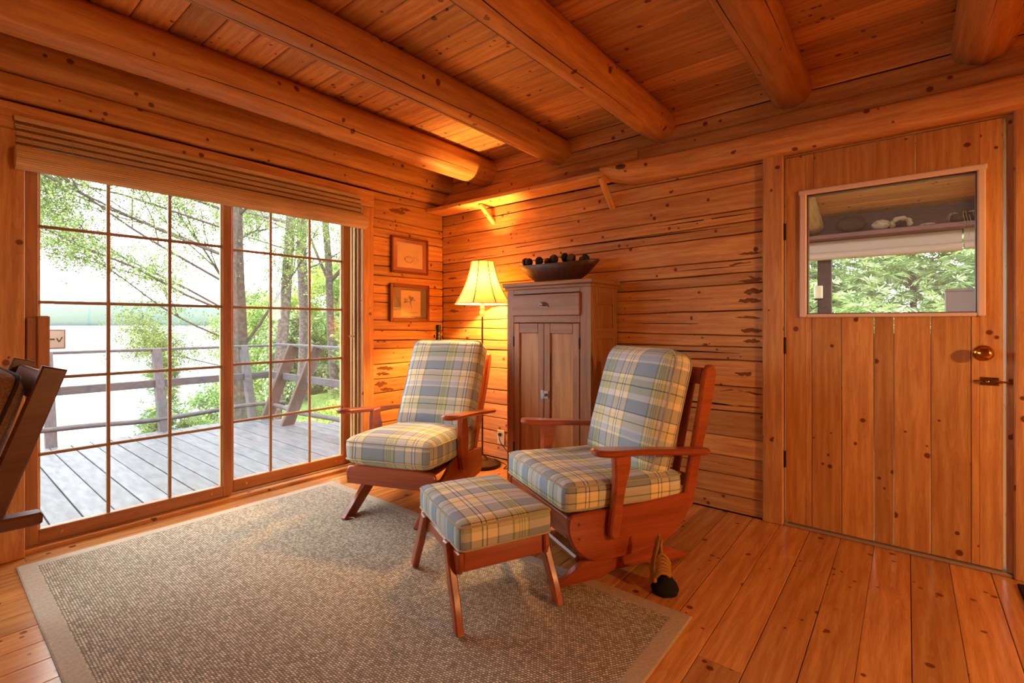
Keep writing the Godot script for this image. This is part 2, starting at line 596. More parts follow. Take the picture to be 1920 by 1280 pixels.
func make_materials() -> void:
	var pine := wood_texture(1024, 512, 11, 30, 0.04, 26.0, 0.55)
	var hard := wood_texture(512, 256, 23, 0, 0.06, 9.0, 0.25)
	var plaid := plaid_texture(512)
	var rugt := weave_textures(1024, 44, 60, Color(0.33, 0.26, 0.18), Color(1.0, 0.98, 0.88), 5, 7.0)
	var tweed := weave_textures(256, 40, 40, Color(0.30, 0.21, 0.15), Color(0.72, 0.54, 0.41), 8, 3.0)
	M.pine_tex = pine
	for i in 4:
		var k: float = [1.0, 0.95, 1.05, 0.90][i]
		M["wall%d" % i] = mat(Color(0.90 * k, 0.65 * k, 0.385 * k), 0.55, pine)
		M["floor%d" % i] = mat(Color(0.89 * k, 0.61 * k, 0.35 * k), 0.25, pine)
		M["floor%d" % i].clearcoat_enabled = true
		M["floor%d" % i].clearcoat = 0.7
		M["floor%d" % i].clearcoat_roughness = 0.16
		M["ceil%d" % i] = mat(Color(0.90 * k, 0.64 * k, 0.38 * k), 0.5, pine)
		M["door%d" % i] = mat(Color(0.88 * k, 0.62 * k, 0.36 * k), 0.45, pine)
		M["deck%d" % i] = mat(Color(0.37 * k, 0.39 * k, 0.41 * k), 0.55, pine)
		M["beam%d" % i] = mat(Color(0.85 * k, 0.58 * k, 0.32 * k), 0.5, pine)
	for i in 4:
		# weathered grey: desaturate by a grey copy of the grain
		M["deck%d" % i].albedo_texture = speckle_texture(256, 0.03, 60 + i, Color(0.62, 0.62, 0.62), Color(1, 1, 1), 4)
	M.trim = mat(Color(0.88, 0.63, 0.39), 0.5, pine)
	M.stain = mat(Color(0.52, 0.29, 0.14), 0.8, pine)
	M.chink = mat(Color(0.10, 0.06, 0.03), 0.9)
	M.sash = mat(Color(0.72, 0.46, 0.26), 0.45, hard)
	M.muntin = mat(Color(0.66, 0.50, 0.35), 0.5, hard)
	M.frame_pale = mat(Color(0.90, 0.78, 0.55), 0.5, hard)
	M.cherry = mat(Color(0.70, 0.33, 0.18), 0.28, hard)
	M.cherry.clearcoat_enabled = true
	M.cherry.clearcoat = 0.4
	M.cherry.clearcoat_roughness = 0.2
	M.walnut = mat(Color(0.40, 0.24, 0.18), 0.35, hard)
	M.cab = mat(Color(0.66, 0.45, 0.28), 0.42, hard)
	M.cab_panel = mat(Color(0.79, 0.55, 0.31), 0.4, hard)
	M.bowl = mat(Color(0.36, 0.21, 0.13), 0.4, hard)
	M.plaid = mat(Color(1, 1, 1), 0.85, plaid)
	M.piping = mat(Color(0.72, 0.68, 0.55), 0.85)
	M.rug = mat(Color(1, 1, 1), 0.95, rugt[0])
	M.rug.normal_enabled = true
	M.rug.normal_texture = rugt[1]
	M.rug.normal_scale = 0.9
	M.rug_border = mat(Color(0.78, 0.72, 0.62), 0.9, speckle_texture(256, 0.08, 3, Color(0.86, 0.86, 0.86), Color(1, 1, 1)))
	M.tweed = mat(Color(1, 1, 1), 0.95, tweed[0])
	M.tweed.normal_enabled = true
	M.tweed.normal_texture = tweed[1]
	M.welt = mat(Color(0.20, 0.13, 0.09), 0.9)
	M.bamboo = mat(Color(0.90, 0.77, 0.60), 0.6, speckle_texture(256, 0.02, 31, Color(0.82, 0.80, 0.76), Color(1, 1, 1)))
	M.bamboo_dark = mat(Color(0.52, 0.38, 0.25), 0.6, M.bamboo.albedo_texture)
	M.cordc = mat(Color(0.70, 0.58, 0.42), 0.8)
	M.brass = mat(Color(0.80, 0.58, 0.25), 0.18, null, 1.0)
	M.old_brass = mat(Color(0.55, 0.42, 0.22), 0.3, null, 1.0)
	M.steel = mat(Color(0.62, 0.60, 0.58), 0.3, null, 1.0)
	M.iron = mat(Color(0.05, 0.045, 0.045), 0.55, null, 0.3)
	M.bronze = mat(Color(0.23, 0.16, 0.11), 0.4, null, 0.6)
	M.black = mat(Color(0.02, 0.02, 0.02), 0.35)
	M.blackcloth = mat(Color(0.045, 0.04, 0.04), 0.95)
	M.straw = mat(Color(0.74, 0.52, 0.22), 0.8, hard)
	M.white = mat(Color(0.86, 0.85, 0.82), 0.4)
	M.ivory = mat(Color(0.86, 0.78, 0.62), 0.5)
	M.shade = mat(Color(0.95, 0.86, 0.66), 0.9)
	M.shade.backlight_enabled = true
	M.shade.backlight = Color(0.48, 0.38, 0.22)
	M.shade.cull_mode = BaseMaterial3D.CULL_DISABLED
	M.shade_trim = mat(Color(0.14, 0.08, 0.04), 0.8)
	M.bulb = mat(Color(1, 0.95, 0.85), 0.5)
	M.bulb.emission_enabled = true
	M.bulb.emission = Color(1.0, 0.80, 0.50)
	M.bulb.emission_energy_multiplier = 4.0
	M.glass = mat(Color(0.97, 0.99, 0.98, 0.04), 0.02)
	M.glass.transparency = BaseMaterial3D.TRANSPARENCY_ALPHA
	M.metal_strip = mat(Color(0.70, 0.62, 0.54), 0.4, null, 0.4)
	M.rail_wood = mat(Color(0.33, 0.32, 0.33), 0.75, speckle_texture(256, 0.09, 71, Color(0.6, 0.6, 0.6), Color(1, 1, 1)))
	M.rail_brown = mat(Color(0.36, 0.26, 0.22), 0.75, speckle_texture(256, 0.09, 72, Color(0.6, 0.6, 0.6), Color(1, 1, 1)))
	M.bark = mat(Color(0.52, 0.47, 0.44), 0.95, speckle_texture(256, 0.06, 73, Color(0.45, 0.45, 0.45), Color(1, 1, 1)))
	M.bark2 = mat(Color(0.38, 0.33, 0.30), 0.95, M.bark.albedo_texture)
	M.leaf = mat(Color(1, 1, 1), 0.7)
	M.leaf.vertex_color_use_as_albedo = true
	M.leaf.backlight_enabled = true
	M.leaf.backlight = Color(0.5, 0.6, 0.2)
	M.leaf.cull_mode = BaseMaterial3D.CULL_DISABLED
	M.grass = mat(Color(0.42, 0.56, 0.20), 0.95, speckle_texture(256, 0.05, 75, Color(0.5, 0.5, 0.4), Color(1, 1, 1)))
	M.water = mat(Color(0.34, 0.42, 0.47), 0.4)
	M.water.metallic_specular = 0.2
	var wn := NoiseTexture2D.new()
	wn.width = 512
	wn.height = 512
	wn.seamless = true
	wn.as_normal_map = true
	wn.bump_strength = 3.0
	var fn := FastNoiseLite.new()
	fn.frequency = 0.03
	fn.seed = 9
	wn.noise = fn
	M.water.normal_enabled = true
	M.water.normal_texture = wn
	M.water.normal_scale = 0.35
	M.hill = mat(Color(0.24, 0.34, 0.17), 1.0, speckle_texture(512, 0.05, 77, Color(0.6, 0.6, 0.6), Color(1, 1, 1), 5))
	M.rock = mat(Color(0.30, 0.22, 0.18), 0.9, speckle_texture(128, 0.1, 78, Color(0.5, 0.5, 0.5), Color(1, 1, 1)))
	M.fungus = mat(Color(0.82, 0.74, 0.62), 0.9, speckle_texture(128, 0.05, 79, Color(0.7, 0.65, 0.6), Color(1, 1, 1)))
	M.wax = mat(Color(0.90, 0.84, 0.66), 0.5)
	M.linen = mat(Color(0.86, 0.76, 0.66), 0.9)
	M.linen.backlight_enabled = true
	M.linen.backlight = Color(0.35, 0.28, 0.22)
	M.grey_brown = mat(Color(0.56, 0.50, 0.47), 0.7)
	M.mat_green = mat(Color(0.19, 0.18, 0.11), 0.6)
	M.pic_frame = mat(Color(0.52, 0.24, 0.11), 0.4, hard)
	M.pic_mat = mat(Color(0.62, 0.27, 0.13), 0.7)
	M.pic_glass = mat(Color(1, 1, 1, 0.05), 0.03)
	M.pic_glass.transparency = BaseMaterial3D.TRANSPARENCY_ALPHA
	M.outside_log = mat(Color(0.35, 0.26, 0.20), 0.8, pine)
	for i in 4:
		M["nut%d" % i] = mat([Color(0.13, 0.06, 0.04), Color(0.20, 0.10, 0.06), Color(0.09, 0.05, 0.04), Color(0.45, 0.36, 0.28)][i], 0.6, speckle_texture(64, 0.15, 80 + i, Color(0.5, 0.5, 0.5), Color(1, 1, 1)))

# ---------------------------------------------------------------- main
func _ready() -> void:
	rng.seed = 2024
	noise.seed = 4
	noise.frequency = 1.0
	# camera: 16 mm lens with vertical shift
	var cam := Camera3D.new()
	cam.name = "camera"
	cam.projection = Camera3D.PROJECTION_FRUSTUM
	cam.near = 0.05
	cam.far = 6000.0
	cam.size = 2.0 * cam.near * 640.0 / 909.7
	cam.frustum_offset = Vector2(0.0, -cam.near * 33.7 / 909.7)
	cam.position = CAM
	cam.rotation_degrees = Vector3(0, 39.165, 0)
	add_child(cam)
	cam.current = true
	# bright overcast sky
	var env := Environment.new()
	env.background_mode = Environment.BG_SKY
	var sky := Sky.new()
	var sm := ProceduralSkyMaterial.new()
	sm.sky_top_color = Color(0.94, 0.95, 0.97)
	sm.sky_horizon_color = Color(0.97, 0.97, 0.97)
	sm.ground_horizon_color = Color(0.55, 0.60, 0.58)
	sm.ground_bottom_color = Color(0.30, 0.32, 0.28)
	sm.energy_multiplier = SKY_ENERGY
	sm.sun_angle_max = 1.0
	sky.sky_material = sm
	env.sky = sky
	env.tonemap_mode = Environment.TONE_MAPPER_LINEAR
	env.tonemap_exposure = EXPOSURE
	env.volumetric_fog_enabled = true
	env.volumetric_fog_density = 0.0
	env.sdfgi_enabled = true
	env.ssao_enabled = true
	env.ssil_enabled = true
	var we := WorldEnvironment.new()
	we.name = "world_environment"
	we.environment = env
	add_child(we)

	make_materials()
	build_floor()
	build_ceiling()
	build_wall_left()
	build_wall_right()
	build_other_walls()
	build_sliding_door()
	build_door()
	build_beams()
	build_shelf()
	build_outside()
	build_porch()

	build_rug()
	build_cabinet()
	build_glider_plaid_far()
	build_glider_plaid_near()
	build_ottoman()
	build_brown_chair()
	build_floor_lamp()
	build_side_lamp()
	build_pictures()
	build_blind()
	build_bowl()
	build_small_things()

const SKY_ENERGY := 7.0
const EXPOSURE := 1.52
const HAZE := 0.00009

# ---------------------------------------------------------------- room shell
func build_floor() -> void:
	var b := MB.new()
	b.box(Vector3(-0.2, -0.14, -0.2), Vector3(6.6, -0.028, 6.4), 2, 0.001)
	var fl := structure("floor", "honey-coloured wide pine plank floor", b.done(), M.chink)
	var x := 2.7085 - 0.1375 * 20
	var i := 0
	while x < 6.5:
		var z := 0.0
		var first := true
		while z < 6.2:
			var l := rng.randf_range(1.6, 3.4) if not first else rng.randf_range(0.7, 3.2)
			first = false
			var z1 := minf(z + l, 6.2)
			if 6.2 - z1 < 0.5:
				z1 = 6.2
			var m := MB.new()
			var x0 := maxf(x, -0.05)
			if x + 0.1375 > x0 + 0.02:
				m.box(Vector3(x0 + rng.randf_range(0.0004, 0.0022), -0.03, z + 0.0007), Vector3(x + 0.1368, rng.randf_range(-0.0008, 0.0004), z1 - 0.0007), 2, 0.0016, uvr(), false)
				put(fl, "plank", m.done(), M["floor%d" % (rng.randi() % 4)])
			z = z1
			i += 1
		x += 0.1375

func build_ceiling() -> void:
	var b := MB.new()
	b.box(Vector3(-0.25, 2.485, -0.25), Vector3(6.6, 2.56, 6.4), 0, 0.001)
	var ce := structure("ceiling", "pine board ceiling above log beams", b.done(), M.chink)
	var z := -0.16
	while z < 6.3:
		var x := -0.15
		while x < 6.5:
			var l: float = 0.755 * (1 + rng.randi() % 4)
			var x1 := 0.5 + ceilf((x + 0.2) / 0.755) * 0.755 + l - 0.755
			x1 = minf(x1, 6.5)
			var m := MB.new()
			m.box(Vector3(x + 0.0008, 2.462 + rng.randf_range(-0.001, 0.001), z + 0.0018), Vector3(x1 - 0.0008, 2.49, z + 0.1402), 0, 0.005, uvr(), false)
			put(ce, "board", m.done(), M["ceil%d" % (rng.randi() % 4)])
			x = x1
		z += 0.142

# one hewn log between two seams. map: 0 = along x on the z=0 wall, 1 = along z on the x=0 wall
func hewn_log(parent: Node, on: int, s0: float, s1: float, yb: Callable, yt: Callable, proud: float, depth: float, m: Material, bulge := 0.003, called := "log") -> void:
	var n := maxi(4, int((s1 - s0) / 0.16))
	var secs := []
	var sd := rng.randf() * 100.0
	for i in n + 1:
		var s := lerpf(s0, s1, float(i) / n)
		var y0: float = yb.call(s) + 0.0008 + 0.005 * maxf(0.0, noise.get_noise_2d(s * 1.3, sd))
		var y1: float = yt.call(s) - 0.0008 - 0.005 * maxf(0.0, noise.get_noise_2d(s * 1.3, sd + 30.0))
		var h := y1 - y0
		var w := proud + 0.004 * noise.get_noise_2d(s * 1.1, sd + 60.0)
		var bl := bulge * (1.0 + 0.6 * noise.get_noise_2d(s * 2.3, sd + 80.0))
		var e := minf(0.004, h * 0.2)
		var prof := [Vector2(y0, w - depth), Vector2(y0, w - 0.014), Vector2(y0 + e * 0.4, w - 0.004), Vector2(y0 + e, w), Vector2(y0 + e * 2.0, w + bl * 0.15), Vector2(lerpf(y0, y1, 0.36), w + bl), Vector2(lerpf(y0, y1, 0.66), w + bl * 0.9), Vector2(y1 - e * 2.0, w + bl * 0.15), Vector2(y1 - e, w), Vector2(y1 - e * 0.4, w - 0.004), Vector2(y1, w - 0.014), Vector2(y1, w - depth)]
		var p := PackedVector3Array()
		for q in prof:
			p.append(Vector3(s, q.x, q.y) if on == 0 else Vector3(q.y, q.x, s))
		secs.append(p)
	var mb := MB.new()
	mb.loft(secs, true, true, uvr(), Vector2(0.5, 2.0))
	put(parent, called, mb.done(), m)

func seam(l: float, r: float, s0: float, s1: float, k: float) -> Callable:
	return func(s: float) -> float:
		return lerpf(l, r, (s - s0) / (s1 - s0)) + 0.007 * noise.get_noise_2d(s * 0.9, k * 13.7) + 0.003 * noise.get_noise_2d(s * 4.0, k * 5.1)

func build_wall_left() -> void:
	# window wall at x = 0; opening z 0.83..2.68, y 0.02..2.0
	var b := MB.new()
	b.box(Vector3(-0.2, -0.05, -0.2), Vector3(-0.03, 2.5, 0.80), 1, 0.001)
	b.box(Vector3(-0.2, 2.04, 0.80), Vector3(-0.03, 2.5, 2.72), 2, 0.001)
	b.box(Vector3(-0.2, -0.05, 2.72), Vector3(-0.03, 2.5, 3.35), 1, 0.001)
	b.box(Vector3(-0.2, 2.04, 3.35), Vector3(-0.03, 2.5, 5.35), 2, 0.001)
	b.box(Vector3(-0.2, -0.05, 5.35), Vector3(-0.03, 2.5, 6.4), 1, 0.001)
	b.box(Vector3(-0.2, -0.14, 0.80), Vector3(-0.0, 0.0, 5.35), 2, 0.001)
	var w := structure("wall_left", "orange hewn log wall around the sliding glass door", b.done(), M.chink)
	var ys := [[0.0, 0.0], [0.10, 0.10], [0.20, 0.20], [0.31, 0.30], [0.402, 0.41], [0.549, 0.55], [0.658, 0.65], [0.775, 0.77], [0.90, 0.885], [0.967, 0.953], [1.047, 1.039], [1.126, 1.116], [1.269, 1.259], [1.34, 1.341], [1.407, 1.407], [1.482, 1.49], [1.562, 1.57], [1.637, 1.65], [1.792, 1.785], [1.863, 1.862], [1.934, 1.929], [2.08, 2.106], [2.145, 2.15]]
	for i in ys.size() - 1:
		var yb := seam(ys[i][1], ys[i][0], 0.0, 0.72, i + 40)
		var yt := seam(ys[i + 1][1], ys[i + 1][0], 0.0, 0.72, i + 41)
		hewn_log(w, 1, 0.0, 0.78, yb, yt, -0.004, 0.05, M["wall%d" % (rng.randi() % 4)], 0.0018)
	for q in [[0.66, 0.94, 0.12, 0.040], [0.67, 0.83, 0.10, 0.034], [0.62, 0.74, 0.16, 0.030], [0.64, 0.70, 0.13, 0.022], [0.66, 0.62, 0.12, 0.040], [0.60, 0.57, 0.13, 0.024], [0.58, 0.48, 0.18, 0.030], [0.52, 0.45, 0.16, 0.022], [0.50, 2.02, 0.16, 0.040], [0.42, 2.05, 0.12, 0.026], [0.08, 1.22, 0.09, 0.016]]:
		sliver(w, "bark_stain", 1, q[0], q[1], q[2], q[3], -0.0032, M.stain, rng.randf_range(-0.1, 0.1), 0.9)
	# wall left of the opening and beyond (mostly outside the frame)
	for i in 14:
		var yb2 := seam(i * 0.153, i * 0.153, 2.7, 6.2, i + 90)
		var yt2 := seam(i * 0.153 + 0.153, i * 0.153 + 0.153, 2.7, 6.2, i + 91)
		hewn_log(w, 1, 2.72, 3.35, yb2, yt2, -0.004, 0.05, M["wall%d" % (rng.randi() % 4)])
		hewn_log(w, 1, 5.35, 6.2, yb2, yt2, -0.004, 0.05, M["wall%d" % (rng.randi() % 4)])
	# long logs above the opening
	hewn_log(w, 1, -0.05, 6.2, seam(2.15, 2.135, 0, 6, 120), seam(2.262, 2.262, 0, 6, 121), 0.035, 0.1, M.wall1, 0.012)
	hewn_log(w, 1, -0.05, 6.2, seam(2.262, 2.262, 0, 6, 121), seam(2.466, 2.466, 0, 6, 122), 0.075, 0.14, M.wall3, 0.03)

# sliver of bark, stain or drying check lying on a log face; on as in hewn_log
func sliver(parent: Node, called: String, on: int, s: float, y: float, L: float, h: float, proud: float, m: Material, tilt := 0.0, jag := 0.35) -> void:
	var top := []
	var bot := []
	var sd := rng.randf() * 50.0
	for i in 11:
		var f := i / 10.0
		var w := h * pow(sin(PI * clampf(f, 0.04, 0.96)), 0.7) * 0.5
		var mid := tilt * (f - 0.5) * L + 0.25 * h * noise.get_noise_1d(f * 6.0 + sd)
		top.append(Vector2(s + (f - 0.5) * L, y + mid + w * (1.0 + jag * noise.get_noise_1d(f * 30.0 + sd))))
		bot.append(Vector2(s + (f - 0.5) * L, y + mid - w * (1.0 + jag * noise.get_noise_1d(f * 30.0 + sd + 90.0))))
	bot.reverse()
	var p := PackedVector2Array(top + bot)
	var b := MB.new()
	var xf := Transform3D(Basis(), Vector3(0, 0, proud)) if on == 0 else Transform3D(Basis(Vector3(0, 0, -1), Vector3(0, 1, 0), Vector3(1, 0, 0)), Vector3(proud, 0, 0))
	if on == 1:
		for i in p.size():
			p[i].x = -p[i].x
	b.slab(xf, p, 0.0016, 0.0004, uvr())
	put(parent, called, b.done(), m)

func build_wall_right() -> void:
	var b := MB.new()
	b.box(Vector3(-0.2, -0.05, -0.16), Vector3(2.69, 2.5, -0.035), 0, 0.001)
	b.box(Vector3(2.69, 2.03, -0.16), Vector3(3.62, 2.5, -0.035), 0, 0.001)
	b.box(Vector3(3.62, -0.05, -0.16), Vector3(6.6, 2.5, -0.035), 0, 0.001)
	b.box(Vector3(2.69, -0.14, -0.16), Vector3(3.62, -0.006, 0.0), 0, 0.001)
	var w := structure("wall_right", "orange hewn log wall with the plank door", b.done(), M.chink)
	var ys := [[0.0, 0.0], [0.11, 0.10], [0.22, 0.213], [0.33, 0.32], [0.438, 0.44], [0.546, 0.592], [0.735, 0.736], [0.88, 0.883], [0.962, 0.963], [1.068, 1.029], [1.121, 1.179], [1.284, 1.328], [1.345, 1.394], [1.418, 1.475], [1.562, 1.621], [1.629, 1.69], [1.721, 1.756], [1.869, 1.908], [1.975, 2.004], [2.06, 2.06]]
	for i in ys.size() - 1:
		var yb := seam(ys[i][0], ys[i][1], 0.0, 2.62, i + 10)
		var yt := seam(ys[i + 1][0], ys[i + 1][1], 0.0, 2.62, i + 11)
		hewn_log(w, 0, -0.004, 2.64, yb, yt, -0.006, 0.05, M["wall%d" % (rng.randi() % 4)], 0.0018)
	for i in 14:
		var yb2 := seam(i * 0.147, i * 0.147, 3.6, 6.5, i + 140)
		var yt2 := seam(i * 0.147 + 0.147, i * 0.147 + 0.147, 3.6, 6.5, i + 141)
		hewn_log(w, 0, 3.70, 6.5, yb2, yt2, -0.006, 0.05, M["wall%d" % (rng.randi() % 4)])
	# bark stains towards the door jamb, drying checks along the logs
	for q in [[2.52, 1.44, 0.16, 0.022], [2.55, 1.35, 0.13, 0.030], [2.57, 1.28, 0.10, 0.034], [2.55, 1.23, 0.12, 0.026], [2.53, 1.13, 0.15, 0.030], [2.56, 1.06, 0.11, 0.030], [2.56, 1.00, 0.09, 0.022], [2.54, 0.81, 0.14, 0.022], [2.50, 0.70, 0.24, 0.028], [2.57, 0.665, 0.10, 0.020], [2.55, 1.50, 0.12, 0.014], [0.10, 1.83, 0.13, 0.020], [0.12, 1.50, 0.11, 0.018], [0.14, 1.21, 0.13, 0.022]]:
		sliver(w, "bark_stain", 0, q[0], q[1], q[2], q[3], -0.0052, M.stain, rng.randf_range(-0.05, 0.05), 0.9)
	for q in [[2.2, 0.622, 0.8, 0.012], [2.0, 0.925, 0.75, 0.008], [2.25, 0.93, 0.5, 0.007], [1.85, 1.66, 1.2, 0.008], [2.3, 1.725, 0.6, 0.007], [0.75, 1.70, 0.9, 0.006], [2.35, 1.43, 0.45, 0.005], [1.2, 1.84, 0.7, 0.004], [2.1, 1.10, 0.6, 0.005], [2.0, 1.25, 0.7, 0.004], [0.45, 1.66, 0.5, 0.005], [2.3, 0.39, 0.5, 0.004], [2.2, 0.27, 0.6, 0.004]]:
		sliver(w, "drying_check", 0, q[0], q[1], q[2], q[3], -0.0046, M.chink, rng.randf_range(-0.01, 0.02), 0.5)
	# plate log below the beams, in two lengths
	hewn_log(w, 0, -0.02, 1.885, seam(2.10, 2.15, 0, 2, 160), seam(2.235, 2.245, 0, 2, 161), 0.018, 0.1, M.wall1, 0.01)
	hewn_log(w, 0, 1.889, 6.5, seam(2.14, 2.15, 2, 6, 162), seam(2.245, 2.24, 2, 6, 163), 0.02, 0.1, M.wall3, 0.012)
	# boards between the beams, set back
	for k in 2:
		hewn_log(w, 0, -0.05, 6.5, seam(2.24 + k * 0.11, 2.24 + k * 0.11, 0, 6, 170 + k), seam(2.35 + k * 0.115, 2.35 + k * 0.115, 0, 6, 171 + k), -0.03, 0.05, M["wall%d" % (1 + k)], 0.002, "board")

func build_other_walls() -> void:
	# the rest of the room, behind the camera
	var b := MB.new()
	b.box(Vector3(6.5, -0.05, -0.2), Vector3(6.66, 2.5, 6.4), 2, 0.001)
	structure("wall_far", "log wall of the room behind the viewer", b.done(), M.wall0)
	b = MB.new()
	b.box(Vector3(-0.2, -0.05, 6.2), Vector3(6.6, 2.5, 6.36), 0, 0.001)
	structure("wall_rear", "log wall closing the room behind the viewer", b.done(), M.wall1)

func build_sliding_door() -> void:
	var w := structure("window_1", "sliding glass patio door with wooden grilles")
	# outer frame
	var b := MB.new()
	b.box(Vector3(-0.16, 0.0, 0.80), Vector3(-0.005, 2.04, 0.835), 1, 0.003, uvr())
	b.box(Vector3(-0.16, 0.0, 2.685), Vector3(-0.005, 2.04, 2.72), 1, 0.003, uvr())
	b.box(Vector3(-0.16, 2.0, 0.835), Vector3(-0.005, 2.04, 2.685), 2, 0.003, uvr())
	put(w, "jamb", b.done(), M.sash)
	b = MB.new()
	b.box(Vector3(-0.19, -0.01, 0.835), Vector3(0.0, 0.022, 2.685), 2, 0.004, uvr())
	put(w, "sill", b.done(), M.trim)
	for k in 3:
		b = MB.new()
		b.box(Vector3(-0.145 + k * 0.047, 0.02, 0.836), Vector3(-0.139 + k * 0.047, 0.034, 2.684), 2, 0.001)
		put(w, "track", b.done(), M.metal_strip)
	# pale strips on the right jamb
	for k in 3:
		b = MB.new()
		b.box(Vector3(-0.145 + k * 0.047, 0.03, 0.835), Vector3(-0.128 + k * 0.047, 2.0, 0.847), 1, 0.002, uvr())
		put(w, "jamb_strip", b.done(), M.frame_pale)
	sash(w, -0.05, 1.748, 2.685, 1.800, 2.622, [2.352, 2.075], [0.459, 0.832, 1.205, 1.576], 0.096)
	sash(w, -0.10, 0.880, 1.790, 0.945, 1.722, [1.481, 1.205], [0.47, 0.838, 1.205, 1.572], 0.102)
	# latch block of the sliding sash, and the little white latch
	b = MB.new()
	b.box(Vector3(-0.03, 0.895, 2.628), Vector3(0.012, 1.125, 2.668), 1, 0.004, uvr())
	b.box(Vector3(-0.005, 0.885, 2.588), Vector3(0.03, 1.137, 2.632), 1, 0.004, uvr())
	put(w, "latch_block", b.done(), M.sash)
	b = MB.new()
	b.box(Vector3(-0.09, 0.995, 0.855), Vector3(-0.06, 1.010, 0.90), 2, 0.004)
	put(w, "latch", b.done(), M.white)
	# casing boards
	var t := structure("trim_1", "orange pine casing around the sliding door")
	b = MB.new()
	b.box(Vector3(-0.006, 0.0, 0.745), Vector3(0.026, 2.0, 0.842), 1, 0.004, uvr())
	put(t, "casing", b.done(), M.trim)
	b = MB.new()
	b.box(Vector3(-0.006, 0.0, 2.675), Vector3(0.04, 2.0, 2.90), 1, 0.004, uvr())
	put(t, "casing", b.done(), M.trim)
	b = MB.new()
	b.box(Vector3(-0.006, 2.002, 0.745), Vector3(0.032, 2.128, 2.98), 2, 0.005, uvr())
	put(t, "casing", b.done(), M.trim)
	# second glazed opening further along this wall
	var w2 := structure("window_2", "further glass door along the same wall")
	b = MB.new()
	b.box(Vector3(-0.15, 0.0, 3.35), Vector3(-0.02, 2.04, 3.42), 1, 0.003)
	b.box(Vector3(-0.15, 0.0, 5.28), Vector3(-0.02, 2.04, 5.35), 1, 0.003)
	b.box(Vector3(-0.15, 1.97, 3.42), Vector3(-0.02, 2.04, 5.28), 2, 0.003)
	b.box(Vector3(-0.15, 0.0, 3.42), Vector3(-0.02, 0.09, 5.28), 2, 0.003)
	b.box(Vector3(-0.12, 0.09, 4.31), Vector3(-0.05, 1.97, 4.39), 1, 0.003)
	put(w2, "frame", b.done(), M.sash)
	for q in [[3.42, 4.31], [4.39, 5.28]]:
		b = MB.new()
		b.box(Vector3(-0.088, 0.09, q[0]), Vector3(-0.084, 1.97, q[1]), 1, 0.0001)
		put(w2, "pane", b.done(), M.glass)

func sash(w: Node, x: float, z0: float, z1: float, g0: float, g1: float, mz: Array, my: Array, gb: float) -> void:
	var gt := 1.955
	var h := 0.02
	var b := MB.new()
	b.box(Vector3(x - h, 0.03, z0), Vector3(x + h, 2.0, g0), 1, 0.003, uvr())
	b.box(Vector3(x - h, 0.03, g1), Vector3(x + h, 2.0, z1), 1, 0.003, uvr())
	b.box(Vector3(x - h, 0.03, g0), Vector3(x + h, gb, g1), 2, 0.003, uvr())
	b.box(Vector3(x - h, gt, g0), Vector3(x + h, 2.0, g1), 2, 0.003, uvr())
	# glazing bead
	var s := put(w, "sash", b.done(), M.sash)
	b = MB.new()
	for q in [[g0, g0 + 0.009], [g1 - 0.009, g1]]:
		b.box(Vector3(x - 0.015, gb, q[0]), Vector3(x + 0.004, gt, q[1]), 1, 0.001, uvr())
	put(s, "bead", b.done(), M.frame_pale)
	var bz := [g0] + mz + [g1]
	bz.sort()
	var by := [gb] + my + [gt]
	for z in mz:
		b = MB.new()
		b.box(Vector3(x - 0.008, gb, z - 0.008), Vector3(x + 0.010, gt, z + 0.008), 1, 0.003, uvr())
		put(s, "muntin", b.done(), M.muntin)
	for y in my:
		b = MB.new()
		b.box(Vector3(x - 0.0075, y - 0.008, g0), Vector3(x + 0.0095, y + 0.008, g1), 2, 0.003, uvr())
		put(s, "muntin", b.done(), M.muntin)
	for i in bz.size() - 1:
		for j in by.size() - 1:
			b = MB.new()
			b.box(Vector3(x - 0.0135, by[j], bz[i]), Vector3(x - 0.0095, by[j + 1], bz[i + 1]), 1, 0.0001, Vector2.ZERO, false)
			put(s, "pane", b.done(), M.glass)
	# two rubber bumpers on the bottom rail
	for z in [lerpf(g0, g1, 0.08), lerpf(g0, g1, 0.90)]:
		b = MB.new()
		b.lathe(Transform3D(Basis(Vector3(0, 0, 1), -PI / 2), Vector3(x + h, 0.062, z)), PackedVector2Array([Vector2(0, 0.004), Vector2(0.006, 0.003), Vector2(0.009, 0.0)]), 12)
		put(s, "plug", b.done(), M.trim)

